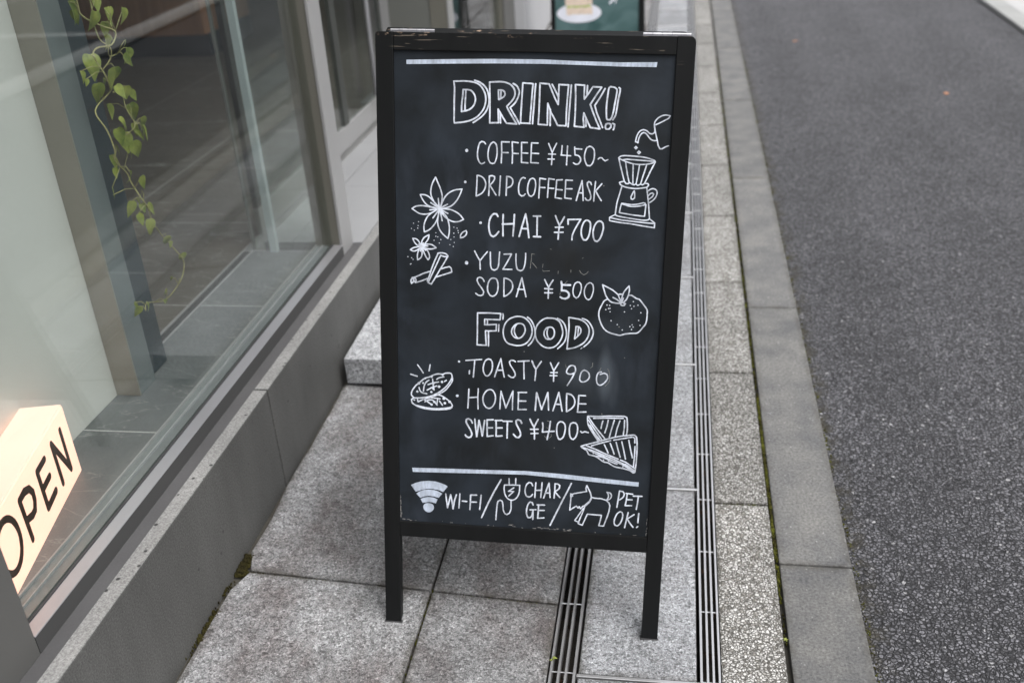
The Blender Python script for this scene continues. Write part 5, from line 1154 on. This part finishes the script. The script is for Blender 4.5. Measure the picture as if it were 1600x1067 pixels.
build('rear_rail', to_back(MB().box(-0.2652, 0.2652, 0.0007, 0.0245, 1.2165, 1.2496)), M['frame'], bd, bevel=0.0014, seg=1)
build('rear_rail', to_back(MB().box(-0.2652, 0.2652, 0.0007, 0.0245, 0.2050, 0.2400)), M['frame'], bd, bevel=0.0014, seg=1)
build('rear_panel', to_back(MB().box(-0.2700, 0.2700, 0.014, 0.019, 0.2300, 1.2250)), M['board'], bd)
def hinge(x0, x1):
    m = MB(); n = 5; w = (x1-x0)/n
    for i in range(n): m.tube([(x0+w*i+0.0004, 0.0262, 1.2533), (x0+w*(i+1)-0.0004, 0.0262, 1.2533)], 0.0028, 10)
    m.box(x0, x1, 0.016, 0.0262, 1.2498, 1.2508)
    return build('hinge', m, M['hinge'], bd)
for s in (-1, 1): build('foot_pad', MB().box(min(0.2625*s, 0.303*s), max(0.2625*s, 0.303*s), -0.002, 0.024, -0.0045-(0.0055 if s < 0 else 0), 0.0012-(0.0055 if s < 0 else 0)), M['gasket'], bd, bevel=0.001, seg=1)
hinge(-0.276, -0.190); hinge(0.203, 0.292)
# staples and chips along the lower edge of the panel
WM = {'ruled_line': 'chalk', 'lower_ruled_line': 'chalk', 'wifi_symbol': 'chalk', }
for nm, tx in WRITING.items():
    m = stroke_mesh(tx, lambda u, v, l: (u-0.3, 0.0060-0.00030-0.000012*(l % 40), 1.25-v), MB())
    build({'lower_ruled_line': 'ruled_line', 'second_slash': 'slash_mark'}.get(nm, nm.split('#')[0]), m, M['ghost' if nm.startswith('ghost') else WM.get(nm, 'marker')], panel)
# bits of scuffed paint where the panel meets the lower rail and posts
rnd = random.Random(21); m = MB()
def flake(x, z, w, h, y=0.0056):
    k = 7; m.face([(x+w*math.cos(6.283*i/k)*rnd.uniform(.55, 1.1), y, z+h*math.sin(6.283*i/k)*rnd.uniform(.55, 1.1)) for i in range(k)])
for i in range(34): flake(rnd.choice((rnd.uniform(-0.03, 0.13), rnd.uniform(-0.26, 0.26))), 0.2412+abs(rnd.gauss(0, 0.0022)), rnd.uniform(.0008, .006), rnd.uniform(.0003, .0009))
for i in range(14): flake(-0.264+abs(rnd.gauss(0, .0012)), 0.242+abs(rnd.gauss(0, .03)), rnd.uniform(.0003, .0008), rnd.uniform(.001, .006))
for i in range(8): flake(0.2640-abs(rnd.gauss(0, .0012)), 0.242+abs(rnd.gauss(0, .03)), rnd.uniform(.0003, .0008), rnd.uniform(.001, .006))
build('scuff_marks', m, M['scuff'], panel)
# letters on the lit box: drawn in the plane of its front face
m = MB()
def lp(a, h, l):   # a along the face from the far end (metres), h height above the floor of the box
    p = F1+dl*a+nl*(-0.0004-0.00002*l); return (p.x, p.y, h)
def lstroke(pts, w, closed=False):
    global lcount
    for polys in ribbon(pts, w, closed):
        lcount += 1
        for poly in polys: m.face([lp(q[0], q[1], lcount) for q in poly])
lcount = 0
lstroke([(0.1039, 0.4002), (0.1018, 0.497), (0.0481, 0.3991), (0.0452, 0.4954)], 0.0165, False)
lstroke([(0.1502, 0.4921), (0.1957, 0.4915), (0.1977, 0.4044), (0.1439, 0.4091)], 0.0165, False)
lstroke([(0.1968, 0.4482), (0.151, 0.4508)], 0.0165, False)
lstroke([(0.2958, 0.4019), (0.2959, 0.4938)], 0.0165, False)
lstroke([(0.2959, 0.4938), (0.268, 0.495), (0.247, 0.4872), (0.2374, 0.4718), (0.2401, 0.455), (0.2509, 0.4394), (0.266, 0.4376), (0.2928, 0.4453)], 0.0165, False)
OC = (0.3816, 0.4521)
lstroke([(OC[0]+0.0475*math.cos(6.2832*i/28), OC[1]+0.0535*math.sin(6.2832*i/28)) for i in range(28)], 0.0155, True)

build('lettering', m.shift(b), M['letter'], t)
# ------------------------------------------------------------------ hanging vine inside the window (building frame, x about -1.27)
t, b = bthing('hanging_vine', 'trailing green vine with heart shaped leaves hanging inside the window', 'plant', -1.27, 2.05, 0.58)
STEMS = [[(1.95, 2.03), (1.98, 1.75), (2.01, 1.5), (2.033, 1.312), (2.043, 1.278), (2.083, 1.25), (2.121, 1.229), (2.108, 1.203), (2.069, 1.204), (2.046, 1.191), (2.046, 1.157), (2.05, 1.124), (2.056, 1.108), (2.018, 1.089), (1.997, 1.073), (2.001, 1.036), (2.005, 0.99), (2.015, 0.964), (2.068, 0.917), (2.066, 0.894), (2.063, 0.863), (2.086, 0.823), (2.114, 0.779), (2.157, 0.723), (2.187, 0.672), (2.192, 0.638), (2.172, 0.603), (2.14, 0.576), (2.091, 0.572), (1.999, 0.61), (1.967, 0.605)],
 [(2.05, 1.9), (2.06, 1.6), (2.08, 1.305), (2.083, 1.277), (2.071, 1.225), (2.087, 1.201), (2.084, 1.177), (2.065, 1.156)], [(2.056, 1.108), (2.112, 1.102), (2.132, 1.082), (2.119, 1.055), (2.117, 1.018), (2.081, 1.008), (2.064, 1.003)], [(2.095, 1.199), (2.113, 1.177), (2.142, 1.176)]]
LEAVES = [(2.022, 1.288, 0.0406), (2.049, 1.263, 0.0375), (2.124, 1.287, 0.0281), (2.151, 1.255, 0.0344), (2.112, 1.234, 0.0312), (2.132, 1.204, 0.0281), (2.159, 1.167, 0.0312), (2.031, 1.171, 0.0469), (2.078, 1.142, 0.0281), (2.064, 1.13, 0.0344), (2.017, 1.113, 0.0406), (2.105, 1.094, 0.0281), (1.997, 1.157, 0.0219), (2.071, 1.06, 0.0312), (2.151, 1.037, 0.0375), (2.161, 1.004, 0.0344), (2.132, 0.99, 0.0344), (2.038, 1.01, 0.0344), (2.073, 0.985, 0.0406), (2.091, 0.964, 0.0344), (2.038, 0.95, 0.0312), (2.076, 0.889, 0.0281), (2.035, 0.836, 0.0344), (2.079, 0.83, 0.0281), (2.106, 0.81, 0.0312), (2.079, 0.776, 0.0312), (2.144, 0.711, 0.0281), (2.208, 0.638, 0.0187), (2.149, 0.594, 0.0156), (2.102, 0.588, 0.0141), (1.992, 0.602, 0.0156), (1.957, 0.605, 0.0187), (1.983, 0.61, 0.0141), (1.996, 0.894, 0.0156)]
rv = random.Random(5); ms = MB(); ml = MB(); flat = []
for i, s in enumerate(STEMS):
    pts = [(-1.27+0.012*math.sin(j*1.3+i), y, z) for j, (y, z) in enumerate(s)]
    fine = []
    for j in range(len(pts)-1):
        p0, p1, p2, p3 = (Vector(pts[max(0, min(len(pts)-1, j+k))]) for k in (-1, 0, 1, 2))
        for q in range(4):
            u = q/4; fine.append(0.5*((2*p1)+(p2-p0)*u+(2*p0-5*p1+4*p2-p3)*u*u+(3*p1-p0-3*p2+p3)*u**3))
    fine.append(Vector(pts[-1])); flat += fine; ms.tube(fine, 0.0021 if i == 0 else 0.0016, 6, 0.0012)
for k in range(16):                   # more leaves on the part above the picture
    z = rv.uniform(1.33, 2.0); LEAVES.append((2.03-0.1*(z-1.3)+rv.uniform(-.05, .05), z, rv.uniform(.028, .042)))
LEAVES += [(y+rv.uniform(-.028, .028), z-rv.uniform(.0, .035), s*rv.uniform(.6, .9)) for (y, z, s) in LEAVES if z > 0.72 and rv.random() < 0.75]+[(2.175, 0.69, .013), (2.185, 0.655, .012), (2.12, 0.745, .02), (2.16, 0.60, .011), (2.05, 0.588, .012), (2.02, 0.93, .022), (2.09, 0.85, .024)]
for (y, z, s) in LEAVES:
    c = Vector((-1.27+rv.uniform(-.02, .02), y, z)); near = min(flat, key=lambda q: (q-c).length)
    d = Vector((rv.uniform(-.25, .45), rv.uniform(-.45, .55), -1.0)).normalized(); face = Vector((1.0, rv.uniform(-0.8, 0.6), rv.uniform(-.1, .7))).normalized()
    s *= 1.16 if z > 0.7 else 1.5; L = s*1.05; base = c-d*L*0.5
    leaf_mesh(ml, base, d, face, L, s*rv.uniform(.62, .95), rv.uniform(.1, .6), rv.uniform(-.2, .6)); ms.tube([near, (near+base)/2+Vector((0.004, 0, 0.006)), base], 0.0009, 5)
build('stem', ms.shift(b), M['stem'], t, smooth=True); lf = build('foliage', ml.shift(b), M['leaf'], t, smooth=True)
md = lf.modifiers.new('sub', 'SUBSURF'); md.levels = 1; md.render_levels = 1
# planter the vine hangs from, above the picture
t, b = bthing('hanging_planter', 'small pot on a shelf from which the vine trails', 'planter', -1.27, 1.98, 2.0)
n = 20; m = MB(); prof = [(0.0, 2.0), (0.06, 2.0), (0.085, 2.14), (0.075, 2.14), (0.0, 2.12)]
for (ra, za), (rb_, zb) in zip(prof, prof[1:]):
    for i in range(n):
        a0, a1 = 6.2832*i/n, 6.2832*(i+1)/n
        P = lambda r, z, a: (-1.27+r*math.cos(a), 1.98+r*math.sin(a), z)
        m.face([q for q in ([P(ra, za, a0), P(ra, za, a1), P(rb_, zb, a1), P(rb_, zb, a0)] if ra and rb_ else [P(ra, za, a0)]+[P(rb_, zb, a1), P(rb_, zb, a0)] if not ra else [P(ra, za, a0), P(ra, za, a1), P(rb_, zb, a0)])])
build('pot', m.shift(b), M['gasket'], t); build('hook_bar', MB().box(-1.335, -1.20, 1.96, 2.0, 1.985, 1.9985).shift(b), M['metal_dark'], t)
# ------------------------------------------------------------------ second sign up the street
ps = thing('poster_stand', 'black framed poster stand showing a sandwich on a white plate', 'poster stand', Matrix.Translation((-0.535, 6.62, 0.0)) @ Matrix.Rotation(R(-9), 4, 'X') @ Matrix.Rotation(R(-1.5), 4, 'Z'))
W2 = 0.285
for s in (-1, 1): build('side_post', MB().box(s*W2-0.014, s*W2+0.014, -0.012, 0.012, 0.0, 1.05), M['frame'], ps, bevel=0.002, seg=1)
for z0 in (1.02, 0.14): build('cross_rail', MB().box(-W2+0.0145, W2-0.0145, -0.011, 0.011, z0, z0+0.028), M['frame'], ps, bevel=0.002, seg=1)
po = build('poster', MB().box(-W2+0.0145, W2-0.0145, -0.004, 0.004, 0.1685, 1.0195), M['poster'], ps)
def ell(cx, cz, a, c, y, k=28): return [(cx+a*math.cos(6.2832*i/k), y, cz+c*math.sin(6.2832*i/k)) for i in range(k)]
build('plate_print', MB().face(ell(-0.115, 0.375, 0.145, 0.060, -0.0052)), M['plate'], po)
def blobrow(z, h, w, y, seed):
    q = random.Random(seed); top = [(-0.115+w*(i/8-.5)*2+q.uniform(-.004, .004), y, z+h+q.uniform(-.004, .006)) for i in range(9)]; bot = [(-0.115+w*(i/8-.5)*2+q.uniform(-.004, .004), y, z+q.uniform(-.004, .004)) for i in range(9)]
    return bot+top[::-1]
for i, (z, h, w, mt) in enumerate(((0.365, 0.045, .085, 'bread'), (0.408, 0.016, .08, 'lettuce'), (0.424, 0.035, .09, 'bread'), (0.458, 0.028, .085, 'cream'), (0.486, 0.02, .088, 'lettuce'), (0.506, 0.05, .09, 'bread'))):
    build('sandwich_print', MB().face(blobrow(z, h, w, -0.0056-0.0003*i, 30+i)), M[mt], po)
m = MB(); L2 = 0
def pline(pts, w):
    global L2
    for polys in ribbon(pts, w):
        L2 += 1
        for poly in polys: m.face([(q[0], -0.0052-0.00003*L2, q[1]) for q in poly])
for i in range(8): pline([(0.03+i*0.026, 0.500+0.004*math.sin(i*2)), (0.036+i*0.026, 0.52+0.006*math.sin(i*1.7)), (0.045+i*0.026, 0.497)], 0.006)
pline([(0.12, 0.43), (0.13, 0.455), (0.137, 0.48)], 0.007); pline([(0.085, 0.43), (0.098, 0.442), (0.112, 0.452)], 0.012)
build('print_marks', m, M['plate'], po)
for s in (-1, 1): build('rear_leg', MB().hexa([(s*W2-.01, 0.30, 0.052), (s*W2+.01, 0.30, 0.052), (s*W2+.01, 0.32, 0.05), (s*W2-.01, 0.32, 0.05), (s*W2-.01, 0.013, 1.0), (s*W2+.01, 0.013, 1.0), (s*W2+.01, 0.03, 1.0), (s*W2-.01, 0.03, 1.0)]), M['frame'], ps)
for o in bpy.data.objects:
    if o.type == 'MESH' and o.data.materials: pass
